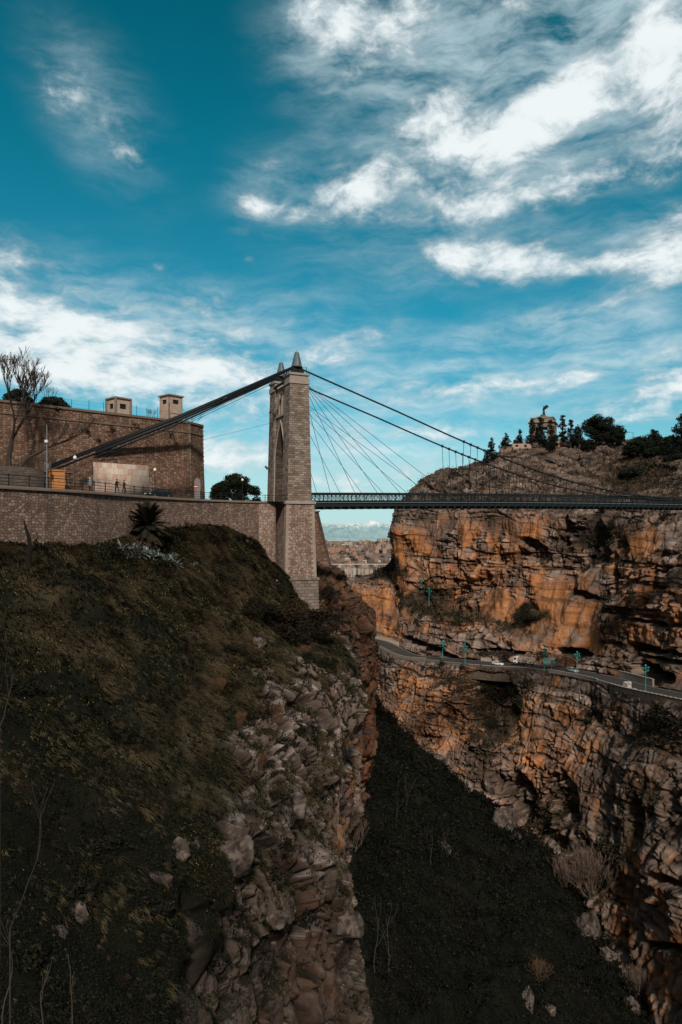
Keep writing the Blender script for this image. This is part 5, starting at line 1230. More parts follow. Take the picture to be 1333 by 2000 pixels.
for i, j in enumerate(k):
    s = random.uniform(1.2,3.6); bush(Pq[j]+np.array((0,0,-.35)), s, s*random.uniform(.6,.95), 'dark low bush clinging to the ledges of the far cliff', 'low bushes on the far cliff', 1200+i % 6, leaf=.06, proto=('lo%d' % (i % 6)), ca=(.006,.007,.0045) if i % 3 else (.014,.011,.008), cb=(.034,.033,.02) if i % 3 else (.07,.052,.038))
for i, (x, y, h_, lab) in enumerate(((1150,1740,15.,'pale fuzzy bare thicket at the foot of the lower right cliff'),(1095,1720,9.,'smaller pale bare thicket left of the fuzzy one'),(1010,1610,7.,'grey bare thicket above the gorge floor edge'),(690,1650,7.,'brown bare shrub at the foot of the near cliff'),(1050,1900,4.5,'straw coloured reed clump on the dark gorge slope'),(1240,1930,7.,'bare shrub at the foot of the right cliff near the bottom'))):
    p = hit(x, y, ('gorge_floor','cliff')); twig_bush('bare_thicket', p+np.array((0,-1.5,-.3)), h_, h_*1.1, 22, 300+i, lab, 'shrub', None, m_plain('pale_twig', (.12,.085,.068) if i != 4 else (.10,.065,.038), .95), 3)
for i, (x, y, h_) in enumerate(((775,1610,15),(792,1600,12),(845,1690,12),(862,1680,10),(735,1900,14),(760,1905,11),(700,1480,12))):
    p = hit(x, y, ('gorge_floor',)); bare_tree(p, h_, 330+i, 'thin bare sapling standing on the dark gorge slope', 3, .08, .35, 2, 'bare_sapling', 'bare saplings on the gorge slope', up=.5, mat=M_TWIG)
# ---- trees on the hill across -----------------------------------------
def hill_tree(x, ybase, ytop, wpx, D, kind, seed, lab):
    X = at(x,0,D)[0]; z = ground_z(X, D, ('cliff',), 2.5); zt = (HY-ytop)/F*D; h = max(zt-z, 2.)
    tree((X,D,z-.3), h+.3, wpx/F*D, kind, seed, lab, None, 'pine_tree' if kind == 'conifer' else 'tree', leaf=.34, ca=(.004,.006,.005), cb=(.020,.027,.018))
for a in [(960,884,854,22,338,'conifer',101,'slim pine left of the ruined house on the hill'),(950,897,881,13,334,'conifer',102,'small young pine, leftmost on the hill'),(989,880,847,21,345,'conifer',103,'pale open pine just left of the ruined house'),(1016,868,838,18,352,'conifer',104,'pine behind the ruined house'),(1006,868,857,14,350,'dome',105,'low bush tree on the ruined house wall'),
    (1040,873,818,24,342,'conifer',106,'dark pine before the left side of the monument'),(1056,873,813,24,341,'conifer',121,'dark pine in the middle before the monument'),(1076,874,820,26,341,'conifer',107,'broad dark pine before the right side of the monument'),(1099,868,810,23,343,'conifer',108,'tall open pine right of the monument'),(1115,868,818,17,344,'conifer',109,'slim pine between the open pine and the rounded one'),(1129,868,828,28,343,'conifer',110,'rounded dark pine left of the clump of broad pines'),
    (1163,874,803,60,346,'broad',111,'tallest broad pine on the hill'),(1186,877,811,54,344,'broad',112,'broad pine just right of the tallest one'),(1204,877,825,44,342,'broad',113,'lower broad pine at the right of the clump'),(1214,873,842,18,342,'dome',114,'small tree at the right end of the clump'),(1150,882,855,30,338,'dome',115,'dark bushy tree at the foot of the tallest pine'),
    (1250,908,852,70,312,'dome',116,'wide dark thicket tree on the right hillside'),(1277,888,838,34,318,'conifer',117,'pointed tree above the wide thicket'),(1282,922,874,52,300,'dome',118,'dark tree below the pointed tree'),(1238,950,915,60,292,'dome',122,'dark scrub tree in the hillside hollow below the wide thicket'),(1322,930,888,50,282,'dome',123,'dark tree low on the hill at the right frame edge'),(1309,892,848,44,305,'dome',119,'low dark tree near the right edge of the hill'),(1331,892,806,46,285,'conifer',120,'tall dark pine cut by the right frame edge')]: hill_tree(*a)
# ------------------------------------------------------------------ things by the approach road
def road_z(px, D): return 4.95
def ground_left(px, D):
    """a spot on the approach road at photo column px and depth D"""
    x = (px-CX)/F*D; k = np.argmin((WL[:,0]-x)**2+(WL[:,1]-D)**2); return np.array((x, D, WL[k,2]-.1))
M_ORANGE = m_plain('ochre_paint', (.42,.185,.065), .6, vary=.2); M_WHITE = m_plain('white_paint', (.72,.72,.70), .4, vary=.08); M_GLASS = m_plain('dark_glass', (.02,.03,.035), .08, 0, .1, spec=.6)
M_GLOBE = m_plain('white_globe', (.75,.78,.78), .25, vary=.05, spec=.5); M_RED = m_plain('red_sign', (.45,.03,.02), .5, vary=.1); M_TYRE = m_plain('tyre', (.012,.012,.012), .9); M_RIM = m_plain('wheel_rim', (.25,.26,.27), .35, .6)
b = ground_left(111, 84); t = empty('kiosk', b, R(28), 'orange ochre kiosk at the roadside behind the railing', 'kiosk')
m = MB(); m.box((0,0,1.25), (1.75,1.6,2.5)); m.build('body', M_ORANGE, t)
m = MB(); m.prism([(-.98,0),(.98,0),(.98,.1),(.5,.2),(0,.24),(-.5,.2),(-.98,.1)], lambda u,w_,tt: (u,tt,2.5+w_), -.9, .9); m.build('roof', m_plain('kiosk_roof', (.34,.15,.06), .7), t)
m = MB(); m.box((0,-.81,1.95), (1.75,.03,.07)); m.box((0,-.81,.12), (1.75,.03,.24)); m.build('trim', m_plain('kiosk_trim', (.22,.09,.035), .7), t)
m = MB(); m.box((1.35,-.1,2.32), (.9,1.3,.06)); m.tube([(.9,-.4,1.8),(1.7,-.4,2.28)], .02, 4); m.build('awning', M_STEEL, t)
m = MB(); m.box((-.42,-.815,1.25), (.02,.02,1.6)); m.box((.2,-.82,1.3), (.04,.04,.16)); m.build('door_handle', M_STEEL, t)
b = ground_left(92, 81.5); t = empty('utility_pole', b, 0, 'thin grey steel utility pole with a meter box left of the kiosk', 'pole')
m = MB(); m.tube([(0,0,-.2),(0,0,5.2),(0,0,7.9)], [.11,.09,.06], 8); m.build('shaft', M_GALV, t)
m = MB(); m.box((.16,-.02,3.0), (.22,.22,.62)); m.build('meter_box', M_GALV, t); m = MB(); m.box((.02,-.15,5.95), (.34,.2,.3)); m.build('camera_housing', M_WHITE, t); m = MB(); m.box((0,0,5.3), (.62,.08,.08)); m.build('bracket', M_STEEL, t)
def lamp(px, D, ytop, label, group):
    b = ground_left(px, D); h = (HY-ytop)/F*D-b[2]; t = empty('street_lamp', b, 0, label, 'lamp', group)
    m = MB(); m.lathe((0,0,0), [(.16,-.1),(.15,.35),(.075,.5),(.065,h*.5),(.085,h*.52),(.055,h*.56),(.05,h-.5),(.14,h-.42),(.08,h-.38)], 8); m.build('post', M_STEEL, t)
    m = MB(); m.lathe((0,0,h-.42), [(.08,0),(.2,.1),(.25,.26),(.2,.44),(.1,.52),(.05,.6)], 10); m.build('globe', M_GLOBE, t, smooth=True)
    return t
lamp(147, 92, 892, 'white globe street lamp on a dark post right of the kiosk', 'street lamps on the approach road')
lamp(303, 112, 916, 'white globe street lamp right of the pale stone panel', 'street lamps on the approach road')
lamp(474, 134, 936, 'white globe street lamp in front of the round dark tree', 'street lamps on the approach road')
b = ground_left(383, 116); b[2] -= .05; t = empty('road_sign', b, R(18), 'small round red no entry sign by the fort corner', 'sign')
m = MB(); m.tube([(0,0,0),(0,0,2.6)], .04, 6); m.build('post', M_GALV, t)
m = MB(); m.prism([(.36*math.cos(q),.36*math.sin(q)) for q in np.linspace(0,6.283,20)[:-1]], lambda u,w_,tt: (u,tt,2.35+w_), -.05, -.08); m.build('disc', M_RED, t); m = MB(); m.box((0,-.09,2.35), (.5,.01,.13)); m.build('bar', M_WHITE, t)
b = ground_left(386, 122); t = empty('notice_board', b, R(30), 'grey upright panel leaning by the fort corner behind the no entry sign', 'board'); m = MB(); m.prism([(-.55,0),(.55,0),(.55,3.6),(.3,4.1),(-.3,4.1),(-.55,3.6)], lambda u,w_,tt: (u,tt,w_), -.08, .08); m.build('panel', m_plain('board_grey', (.2,.19,.18), .8), t); m = MB(); m.tube([(-.5,.1,0),(-.5,.1,3.4)], .05, 5); m.build('post', M_STEEL, t)
# ---- people -----------------------------------------------------------
SKIN = m_plain('skin', (.30,.17,.11), .6, vary=.1)
def person(px, D, h, rz, label, top, leg, hair, arms, stride=.12, cap=None):
    b = ground_left(px, D); t = empty('person', b, rz, label, 'person'); s = h/1.75
    V = []; E = []; Rr = []
    def v(p, r, frm=None):
        V.append(tuple(c*s for c in p)); Rr.append(r*s); i = len(V)-1
        if frm is not None: E.append((frm, i))
        return i
    pel = v((0,0,.93), .135); bel = v((0,.0,1.08), .13, pel); ch = v((0,.01,1.30), .15, bel); nk = v((0,.015,1.47), .06, ch); hd = v((0,-.01,1.585), .092, nk); cr = v((0,.005,1.68), .085, hd); v((0,-.105,1.585), .02, hd)
    hands = []
    for sx, st, arm in ((-1,stride,arms[0]),(1,-stride,arms[1])):
        hp = v((sx*.095,0,.90), .092, pel); kn = v((sx*.11,st*.8-.03,.49), .062, hp); an = v((sx*.11,st*1.5+.02,.085), .043, kn); v((sx*.12,st*1.5-.13,.035), .036, an)
        sh = v((sx*.185,.01,1.40), .062, ch); el_ = v(arm[0], .045, sh); wr = v(arm[1], .031, el_)
        d = np.array(arm[1])-np.array(arm[0]); d = d/np.linalg.norm(d); pm = np.array(arm[1])+d*.07; p_ = v(tuple(pm), .036, wr)
        sd = np.cross(d, (1,0,0)); sd /= np.linalg.norm(sd)+1e-9
        for k, L in enumerate((.065,.08,.075,.055)): q = pm+sd*(.03*(k-1.5)/1.5)+d*.03; i = v(tuple(q), .011, p_); v(tuple(q+d*L*.6), .009, i)
        v(tuple(pm-sd*.05+d*.0), .012, p_)
    me = bpy.data.meshes.new('body'); me.from_pydata(V, E, []); o = link('body', me, t)
    sk = o.modifiers.new('skin', 'SKIN'); 
    for i, r in enumerate(Rr): me.skin_vertices[0].data[i].radius = (r, r*.82 if i in (0,1,2) else r); me.skin_vertices[0].data[i].use_root = (i == 0)
    o.modifiers.new('sub', 'SUBSURF').levels = 1; o.modifiers['sub'].render_levels = 1
    bpy.context.view_layer.update(); dg = bpy.context.evaluated_depsgraph_get(); m2 = bpy.data.meshes.new_from_object(o.evaluated_get(dg)); o.modifiers.clear(); o.data = m2; m2.materials.clear()
    for m_ in (SKIN, top, leg, M_TYRE): m2.materials.append(m_)
    for p in m2.polygons:
        z = p.center.z/s; x = abs(p.center.x/s); hand = min((Vector(a[1])*s-p.center).length for a in arms)/s
        far = any((p.center/s-Vector(a[1])).dot((Vector(a[1])-Vector(a[0])).normalized()) > -.01 and (p.center/s-Vector(a[1])).length < .2 for a in arms)
        p.material_index = 0 if (z > 1.465 or far) else (3 if z < .085 and not far else (2 if z < .93 and x < .2 else 1)); p.use_smooth = True
    m = MB(); m.lathe((0,.012*s,1.6*s), [(.088*s,-.02*s),(.1*s,.04*s),(.09*s,.1*s),(.05*s,.14*s),(.01*s,.148*s)], 10)
    if cap: m.box((0,-.1*s,1.645*s), (.15*s,.12*s,.02*s)); m.build('cap', cap, t, smooth=True)
    else: m.build('hair', hair, t, smooth=True)
    m = MB()
    a_ = [(.155*math.cos(q)*s, .125*math.sin(q)*s) for q in np.linspace(0,6.283,15)[:-1]]
    m.add([(x*k,y*k+.008*s,z*s) for k, z in ((1.12,.82),(1.08,.95),(1.05,1.08),(1.2,1.28),(1.0,1.42)) for x, y in a_], [(r*14+i, r*14+(i+1) % 14, (r+1)*14+(i+1) % 14, (r+1)*14+i) for r in range(4) for i in range(14)])
    m.build('jacket', top, t, smooth=True)
    return t
DK = lambda n, c: m_plain(n, c, .85, vary=.2)
HAIR = DK('dark_hair', (.012,.01,.009)); JD = DK('black_jacket', (.012,.012,.014)); JT = DK('dark_trousers', (.014,.015,.02))
down = (((-.24,.03,1.13),(-.25,-.06,.88)), ((.24,.03,1.13),(.25,-.06,.88)))
person(176, 83.5, 1.76, R(-30), 'person in a white cap with a pale blue shirt front standing by the railing', DK('blue_shirt', (.12,.22,.27)), JT, HAIR, down, .05, DK('white_cap', (.6,.6,.58)))
person(229, 86, 1.74, R(60), 'person in long dark coat leaning an arm on the railing', JD, JT, HAIR, (((-.24,.03,1.13),(-.25,-.06,.88)), ((.26,-.16,1.2),(.24,-.42,1.14))), .1)
person(243, 87.5, 1.66, R(75), 'shorter person in dark clothes reaching forward, right of the one in the long coat', DK('brown_jacket', (.025,.02,.018)), JT, HAIR, (((-.22,-.12,1.16),(-.2,-.38,1.12)), ((.25,-.16,1.2),(.22,-.44,1.18))), .14)
# ---- vehicles ---------------------------------------------------------
def car(base, rz, paint, label, L=4.2, W=1.72, H=1.46):
    t = empty('parked_car' if 'parked' in label else 'car', base, rz, label, 'car')
    hl = L/2; sec = []   # lengthwise stations: x, half width, sill, belt, roof
    prof_lo = [(-hl,.30,.62),(-hl*.96,.24,.80),(-hl*.5,.22,.92),(0,.22,.93),(hl*.45,.22,.90),(hl*.85,.23,.78),(hl*.985,.28,.62)]
    m = MB(); rings = []
    for x, lo, hi in prof_lo:
        k = .86 if abs(x) > hl*.9 else 1.; w_ = W/2*k
        rings.append([(x,-w_*.94,lo),(x,-w_,lo+.2),(x,-w_,hi-.08),(x,-w_*.88,hi),(x,w_*.88,hi),(x,w_,hi-.08),(x,w_,lo+.2),(x,w_*.94,lo)])
    vs = [p for r in rings for p in r]; n = 8; fs = [(i*n+k, i*n+(k+1) % n, (i+1)*n+(k+1) % n, (i+1)*n+k) for i in range(len(rings)-1) for k in range(n)]+[tuple(range(n)), tuple(range(len(vs)-1, len(vs)-n-1, -1))]
    m.add(vs, fs); w1, w2 = W*.44, W*.36
    a = [(-hl*.92,.86),(-hl*.72,H-.06),(-hl*.2,H),(hl*.12,H-.03),(hl*.50,.88)]
    for i in range(4):
        (x0,z0),(x1,z1) = a[i], a[i+1]; y0, y1 = [w1-(w1-w2)*(z-.86)/(H-.86) for z in (z0,z1)]
        m.add([(x0,-y0,z0),(x1,-y1,z1),(x1,y1,z1),(x0,y0,z0),(x0,-w1,.82),(x1,-w1,.82),(x1,w1,.82),(x0,w1,.82)], [(0,1,2,3),(0,4,5,1),(3,2,6,7)])
    m.build('body', paint, t)
    for sg in (-1,1):
        for pts in ([(-hl*.74,.94),(-hl*.64,H-.14),(-hl*.2,H-.1),(-hl*.18,.94)],[(-hl*.14,.94),(-hl*.16,H-.1),(hl*.1,H-.12),(hl*.36,.94)]):
            q = MB(); vv_ = [(x, sg*(w1-(w1-w2)*(z-.86)/(H-.86)+.012), z) for x, z in pts]; q.add(vv_, [(0,1,2,3)]); q.build('side_window', M_GLASS, t)
    q = MB(); q.add([(hl*.46+.03,-w1*.9,.93),(hl*.46+.03,w1*.9,.93),(hl*.15,w2*.92,H-.06),(hl*.15,-w2*.92,H-.06)], [(0,1,2,3)]); q.build('windscreen', M_GLASS, t)
    q = MB(); q.add([(-hl*.895-.02,-w1*.9,.95),(-hl*.895-.02,w1*.9,.95),(-hl*.755-.02,w2*.92,H-.14),(-hl*.755-.02,-w2*.92,H-.14)], [(0,1,2,3)]); q.build('rear_window', M_GLASS, t)
    for x in (-hl*.62, hl*.62):
        for sg in (-1,1):
            q = MB(); q.tube([(x,sg*(W/2-.17),.31),(x,sg*(W/2+.02),.31)], .31, 14); w_ = q.build('wheel', M_TYRE, t); q = MB(); q.tube([(x,sg*(W/2-.1),.31),(x,sg*(W/2+.035),.31)], .19, 10); q.build('rim', M_RIM, w_)
    for sg in (-1,1):
        q = MB(); q.box((hl*.95,sg*W*.34,.66), (.14,.34,.14)); q.build('headlight', M_GLOBE, t); q = MB(); q.box((-hl*.975,sg*W*.36,.72), (.1,.26,.16)); q.build('tail_light', M_RED, t)
    return t
def paint(n, c): return m_plain(n, c, .3, .1, .06, spec=.5)
def road_at(px, off):
    rx = CX+RD[:,0]/RD[:,1]*F; f = np.interp(px, rx, np.arange(len(rx))); i = int(f); i = min(i, len(RD)-2); k = f-i
    c = road_pt(i, off)*(1-k)+road_pt(i+1, off)*k; d = RD[i+1]-RD[i]; return c, math.atan2(d[1], d[0])
cp = ground_left(310, 107); car(cp, R(-128), paint('black_car_paint', (.010,.011,.012)), 'black parked car behind the railing below the globe lamp')
c, a = road_at(978, 1.8); car(c+(0,0,.08), a, paint('white_car_paint', (.78,.78,.76)), 'white hatchback driving on the cliff road in front of the lorry', 4.3, 1.75, 1.5)
c, a = road_at(1121, .6); car(c+(0,0,.08), a, paint('silver_car_paint', (.30,.36,.38)), 'silver grey car on the cliff road near the tall turquoise lamp', 4.3, 1.75, 1.45)
def lorry(base, rz):
    t = empty('tipper_lorry', base, rz, 'tipper lorry with a white cab and a ribbed pale dump body on the cliff road', 'lorry')
    m = MB(); m.box((-.8,0,.85), (7.6,.9,.26)); m.box((0.2,0,.62), (2.2,2.2,.5)); m.build('chassis', M_STEEL, t)
    m = MB(); m.prism([(-4.4,.72),(-2.75,.72),(-2.75,3.0),(-3.2,3.05),(-4.1,2.98),(-4.42,1.75)], lambda u,w_,tt: (u,tt,w_), -1.2, 1.2); cab = m.build('cab', M_WHITE, t)
    for sg in (-1,1): q = MB(); q.add([(-4.22,sg*1.215,1.85),(-3.2,sg*1.215,1.8),(-3.2,sg*1.215,2.65),(-4.02,sg*1.215,2.65)], [(0,1,2,3)]); q.build('side_window', M_GLASS, cab)
    q = MB(); q.add([(-4.43,-1.05,1.85),(-4.43,1.05,1.85),(-4.16,1.0,2.8),(-4.16,-1.0,2.8)], [(0,1,2,3)]); q.build('windscreen', M_GLASS, cab)
    q = MB(); q.box((-4.42,0,.7), (.18,2.35,.42)); q.build('bumper', M_STEEL, cab)
    for sg in (-1,1): q = MB(); q.box((-4.45,sg*.9,1.15), (.1,.34,.22)); q.build('headlight', M_GLOBE, cab)
    MT = m_plain('dump_body', (.40,.31,.235), .75, vary=.3); m = MB(); m.prism([(-2.4,1.2),(3.2,1.2),(3.55,2.9),(-2.45,3.0)], lambda u,w_,tt: (u,tt,w_), -1.22, 1.22); d = m.build('dump_body', MT, t)
    for k in range(8):
        x = -2.25+k*.74
        for sg in (-1,1): q = MB(); q.box((x,sg*1.27,2.08), (.13,.1,1.72)); q.build('rib', M_QUOIN, d)
    q = MB(); q.box((.5,0,3.12), (6.0,2.2,.3), 0, .92); q.build('tarpaulin', m_plain('tarpaulin', (.20,.18,.16), .9, vary=.4), d)
    for x in (-3.6, 1.1, 2.4):
        for sg in (-1,1): q = MB(); q.tube([(x,sg*.9,.52),(x,sg*1.24,.52)], .52, 14); w_ = q.build('wheel', M_TYRE, t); q = MB(); q.tube([(x,sg*1.0,.52),(x,sg*1.26,.52)], .27, 10); q.build('rim', M_RIM, w_)
c, a = road_at(1026, -.4); lorry(c+(0,0,.08), a)
# ---- cliff road: surface, lines, parapets, walls, lamps ---------------
ti = np.linspace(0, len(RD)-1, 141)
def road_line(off, dz, t0=0, t1=140): 
    P_ = np.array([road_pt(i, off, dz) for i in range(len(RD))]); return catmull(P_, ti[t0:t1+1])
def ribbon(name, o0, o1, dz, mat, t0=0, t1=140, kind='structure'):
    a, b = road_line(o0,dz,t0,t1), road_line(o1,dz,t0,t1); n = len(a); i = np.arange(n-1)
    return tag(np_mesh(name, np.concatenate([a,b]), np.stack([i,i+1,i+1+n,i+n],1), mat), kind=kind)
ribbon('road', -4.6, 4.4, .05, m_plain('worn_asphalt', (.048,.045,.043), .85, vary=.45, scale=.5)); ribbon('road_line', 3.75, 3.95, .056, m_plain('line_paint', (.42,.40,.37), .8, vary=.4)); ribbon('road_line', -4.2, -4.0, .056, m_plain('line_paint_inner', (.34,.32,.30), .8, vary=.4)); ribbon('pavement', 4.4, 5.6, .16, m_plain('kerb_stone', (.20,.165,.14), .9, vary=.4))
def px_t(px): 
    c = road_line(0,0); return int(np.argmin(np.abs(CX+c[:,0]/c[:,1]*F-px)))
def parapet(x0, x1, off, h, mat, label, thick=.4, drop=.4, name='parapet'):
    l = road_line(off, 0, px_t(x0), px_t(x1)); o = l[len(l)//2]; t = empty(name, o, 0, label, 'wall'); l2 = l.copy(); l2[:,2] += h
    m = MB()
    for a, b in zip(l2[:-1], l2[1:]):
        d = (b-a)[:2]; d = d/np.linalg.norm(d); n = np.array((-d[1],d[0],0))*thick/2
        zb = min(a[2],b[2])-h-drop
        P8 = [a-n-o, b-n-o, b+n-o, a+n-o]; Q = [(p[0],p[1],zb-o[2]) for p in P8]; m.add(Q+[tuple(p) for p in P8], [(3,2,1,0),(4,5,6,7),(0,1,5,4),(1,2,6,5),(2,3,7,6),(3,0,4,7)])
    m.build('wall', mat, t, uv=True); c = MB()
    for a, b in zip(l2[:-1], l2[1:]):
        d = (b-a)[:2]; L = np.linalg.norm(d); mid = (a+b)/2-o; c.box((mid[0],mid[1],mid[2]+.06), (L+.03,thick+.14,.1), math.atan2(d[1],d[0]))
    c.build('coping', M_TRIM, t)
CRM = m_plain('cream_wall', (.52,.40,.32), .85, vary=.2); GRW = m_plain('grey_parapet', (.19,.155,.13), .9, vary=.4)
M_RW = m_rubble('brown_rubble', [(.10,.068,.05),(.17,.12,.09),(.24,.175,.135)], (.06,.045,.035), .55, .5)
parapet(696, 762, -5.2, 1.5, CRM, 'cream painted wall on the inside of the road bend before the orange quarry face')
parapet(735, 850, 5.7, .9, GRW, 'pale low parapet along the outside of the road bend')
parapet(925, 968, -5.1, 1.3, m_plain('pale_stone_wall', (.40,.32,.265), .9, vary=.5, scale=1.), 'low pale rough stone wall on the road left of the white hatchback')
parapet(935, 1085, 5.9, .25, M_RW, 'brown retaining wall below the road under the lorry', .6, 5.2, 'retaining_wall')
parapet(1090, 1200, 5.9, .7, GRW, 'grey parapet beside the silver car')
parapet(1228, 1480, 5.9, .5, M_RW, 'tall brown retaining wall under the road at the right edge', .7, 9.5, 'retaining_wall')
parapet(1185, 1250, -5.0, 2.2, m_plain('rough_roadside_wall', (.24,.19,.155), .95, vary=.5, scale=.8), 'rough stone wall at the foot of the rock rib beside the road', .6)
M_TEAL = m_plain('turquoise_paint', (.03,.235,.22), .5, vary=.15)
def teal_lamp(p, h, label, seed):
    t = empty('cliff_road_lamp', p, random.uniform(0,1.5), label, 'lamp', 'turquoise lamps along the cliff road')
    m = MB(); m.lathe((0,0,0), [(.28,-.3),(.26,.5),(.13,.7),(.11,h*.6),(.09,h)], 8); m.build('post', M_TEAL, t)
    for k in range(4):
        a = k*math.pi/2; z = h-.25-.55*(k % 2)
        m = MB(); m.tube([(0,0,z-.5),(.5*math.cos(a),.5*math.sin(a),z-.1),(1.0*math.cos(a),1.0*math.sin(a),z)], .07, 5); m.lathe((1.0*math.cos(a),1.0*math.sin(a),z-.42), [(.1,0),(.24,.1),(.26,.34),(.12,.5)], 7); m.build('lamp_arm', M_TEAL, t)
    for k in range(2):
        a = .6+k*math.pi; m = MB(); m.tube([(0,0,h-1.8),(.75*math.cos(a),.75*math.sin(a),h-1.5)], .06, 5); m.lathe((.75*math.cos(a),.75*math.sin(a),h-1.85), [(.1,0),(.22,.1),(.24,.3),(.1,.45)], 7); m.build('lamp_arm', M_TEAL, t)
    m = MB(); m.lathe((0,0,h-.1), [(.1,0),(.3,.15),(.3,.45),(.08,.7)], 8); m.build('top_lantern', M_TEAL, t)
for i, (x, off, h, lab) in enumerate(((752,4.9,8.5,'turquoise lamp at the road bend in front of the orange quarry face'),(880,4.9,8.,'turquoise lamp left of the arched niche'),(923,4.9,7.8,'turquoise lamp at the end of the pale stone wall'),(1082,5.,7.6,'turquoise lamp standing among the turquoise road signs'),(1151,5.,7.8,'turquoise lamp beside the silver car'),(1293,5.,7.6,'tall turquoise lamp at the top of the right retaining wall'))):
    c, a = road_at(x, off); teal_lamp(c, h, lab, i)
p = hit(840,1180,('cliff',)); teal_lamp(p, 7.0, 'turquoise lamp high on the scrubby ledge below the cliff corner', 8)
p = hit(821,1148,('cliff',)); teal_lamp(p, 4.0, 'smallest turquoise lamp, farthest up the scrubby ledge', 9)
c, a = road_at(1083, 5.2); t = empty('direction_sign', c+(1.2,-.4,0), R(10), 'turquoise and white direction sign panels on posts beside the road', 'sign')
m = MB(); 
for x in (-1.3,1.3): q = MB(); q.tube([(x,0,-.3),(x,0,4.4)], .08, 6); q.build('post', M_TEAL, t)
m = MB(); m.box((-.5,-.1,3.7), (2.9,.08,1.9)); m.build('panel', m_plain('pale_teal_panel', (.22,.48,.46), .5, vary=.2), t); m = MB(); m.box((1.7,-.12,4.2), (1.9,.08,.7)); m.build('panel', m_plain('white_panel', (.55,.5,.46), .5, vary=.2), t); m = MB(); m.box((2.2,-.1,3.1), (1.2,.08,1.1)); m.build('panel', m_plain('teal_panel', (.06,.26,.25), .5), t)
p, a = road_at(1249, 4.0); t = empty('barrier_block', p, a, 'whitewashed stone block at the roadside left of the tall turquoise lamp', 'block'); m = MB(); m.box((0,0,.8), (2.6,1.3,1.7), 0, .85); m.box((.9,.1,1.8), (.9,1.0,.5), .2, .8); m.box((-1.5,.1,.4), (1.0,1.1,.9), .3, .8); m.build('block', m_plain('whitewash', (.70,.62,.56), .9, vary=.15), t)
t = empty('barrier_block', road_at(1270, 4.9)[0], a, 'small pale kerb block on the road edge left of the right lamp', 'block'); m = MB(); m.box((0,0,.3), (1.5,.5,.6), 0, .9); m.build('block', m_plain('pale_block', (.42,.37,.33), .9), t)
c, a = road_at(896, -5.3); t = empty('arched_niche', c+(0,.6,0), a, 'stone pillar and dark arched niche built at the cliff foot', 'niche')
m = MB(); m.box((-1.6,0,2.3), (1.9,1.2,4.8)); m.box((2.7,0,1.8), (.7,1.2,3.8)); m.box((.9,0,3.3), (3.0,1.2,.9)); 
for q in np.linspace(.1,math.pi-.1,8): m.box((.9+1.35*math.cos(q),0,1.7+1.25*math.sin(q)), (.55,1.15,.45), 0)
m.build('masonry', M_RW, t, uv=True); m = MB(); m.box((.9,.5,1.4), (3.0,.1,2.9)); m.build('opening', M_DARK, t)
# ---- hill: monument, ruined house -------------------------------------
D = 358; X = at(1061,0,D)[0]; zg = ground_z(X, D, ('cliff',), 3); t = empty('monument', (X,D,zg-.4), R(-24), 'stone triumphal arch monument with a winged statue on top of the hill', 'monument')
sc_ = (HY-817)/F*D-zg; W_ = 12.4
M_MON = m_masonry('monument_stone', [(.17,.115,.085),(.25,.18,.14),(.33,.25,.20)], (.09,.06,.05), 1.4, .7, .02, .3, stain_amt=.3)
zt = sc_+.4; m = MB()
for sx in (-1,1):
    for sy in (-1,1): m.box((sx*(W_/2-1.6),sy*(W_/2-2.2),(zt-5)/2), (3.2,4.4,zt-5))
m.box((0,0,zt-4.2), (W_+.002,W_-.2,2.4)); m.build('arch', M_MON, t, uv=True)
m = MB(); m.box((0,0,zt-2.75), (W_+1.3,W_+1.2,.6)); m.build('cornice', M_TRIM, t); m = MB(); m.box((0,0,zt-1.6), (W_-1.2,W_-1.4,1.9)); m.build('attic', M_MON, t, uv=True); m = MB(); m.box((0,0,zt-.45), (W_-.6,W_-.8,.5)); m.build('attic_cornice', M_TRIM, t); m = MB(); m.box((0,0,zt+.2), (7.,6.5,.9), 0, .8); m.lathe((0,0,zt+.6), [(1.6,0),(1.5,.5),(1.3,1.0),(1.45,1.2)], 12); m.build('pedestal', M_MON, t)
MBZ = m_plain('dark_bronze', (.03,.04,.038), .5, .3); m = MB(); z0 = zt+1.7
m.lathe((.4,0,z0), [(.75,0),(.7,.7),(.5,1.8),(.52,2.6),(.62,3.2),(.45,3.7),(.2,3.95),(.3,4.15),(.33,4.4),(.22,4.68),(.05,4.75)], 10); m.tube([(.4,0,z0+3.5),(1.0,.1,z0+3.9),(1.5,.1,z0+4.7),(1.9,.1,z0+5.4)], [.2,.17,.13,.08], 6); m.tube([(.4,0,z0+3.4),(-.2,-.3,z0+2.9),(-.1,-.6,z0+2.4)], [.2,.15,.1], 6); st = m.build('statue', MBZ, t, smooth=True)
for sg in (-1,1):
    m = MB(); m.prism([(.25,3.4),(-.4,4.3),(-1.3,4.9),(-2.3,4.8),(-2.9,4.3),(-2.2,4.1),(-2.3,3.7),(-1.5,3.6),(-1.5,3.2),(-.7,3.0),(0,2.6)], lambda u,w_,tt: (.3+u*-.9, sg*.35+tt+sg*.35*abs(u), z0+w_), -.09, .09); m.build('wing', MBZ, st)
M_RUIN = m_plain('faded_plaster', (.40,.28,.215), .95, vary=.35, scale=.5)
D = 346; X = at(1020,0,D)[0]; zg = min(ground_z(at(x_,0,D)[0],D,('cliff',),2.5) for x_ in (1000,1040)); t = empty('ruined_house', (X,D,zg-.6), R(-8), 'roofless faded pink house with square window holes on the hill edge', 'house')
HH = (HY-868)/F*D-zg+.6; m = MB()
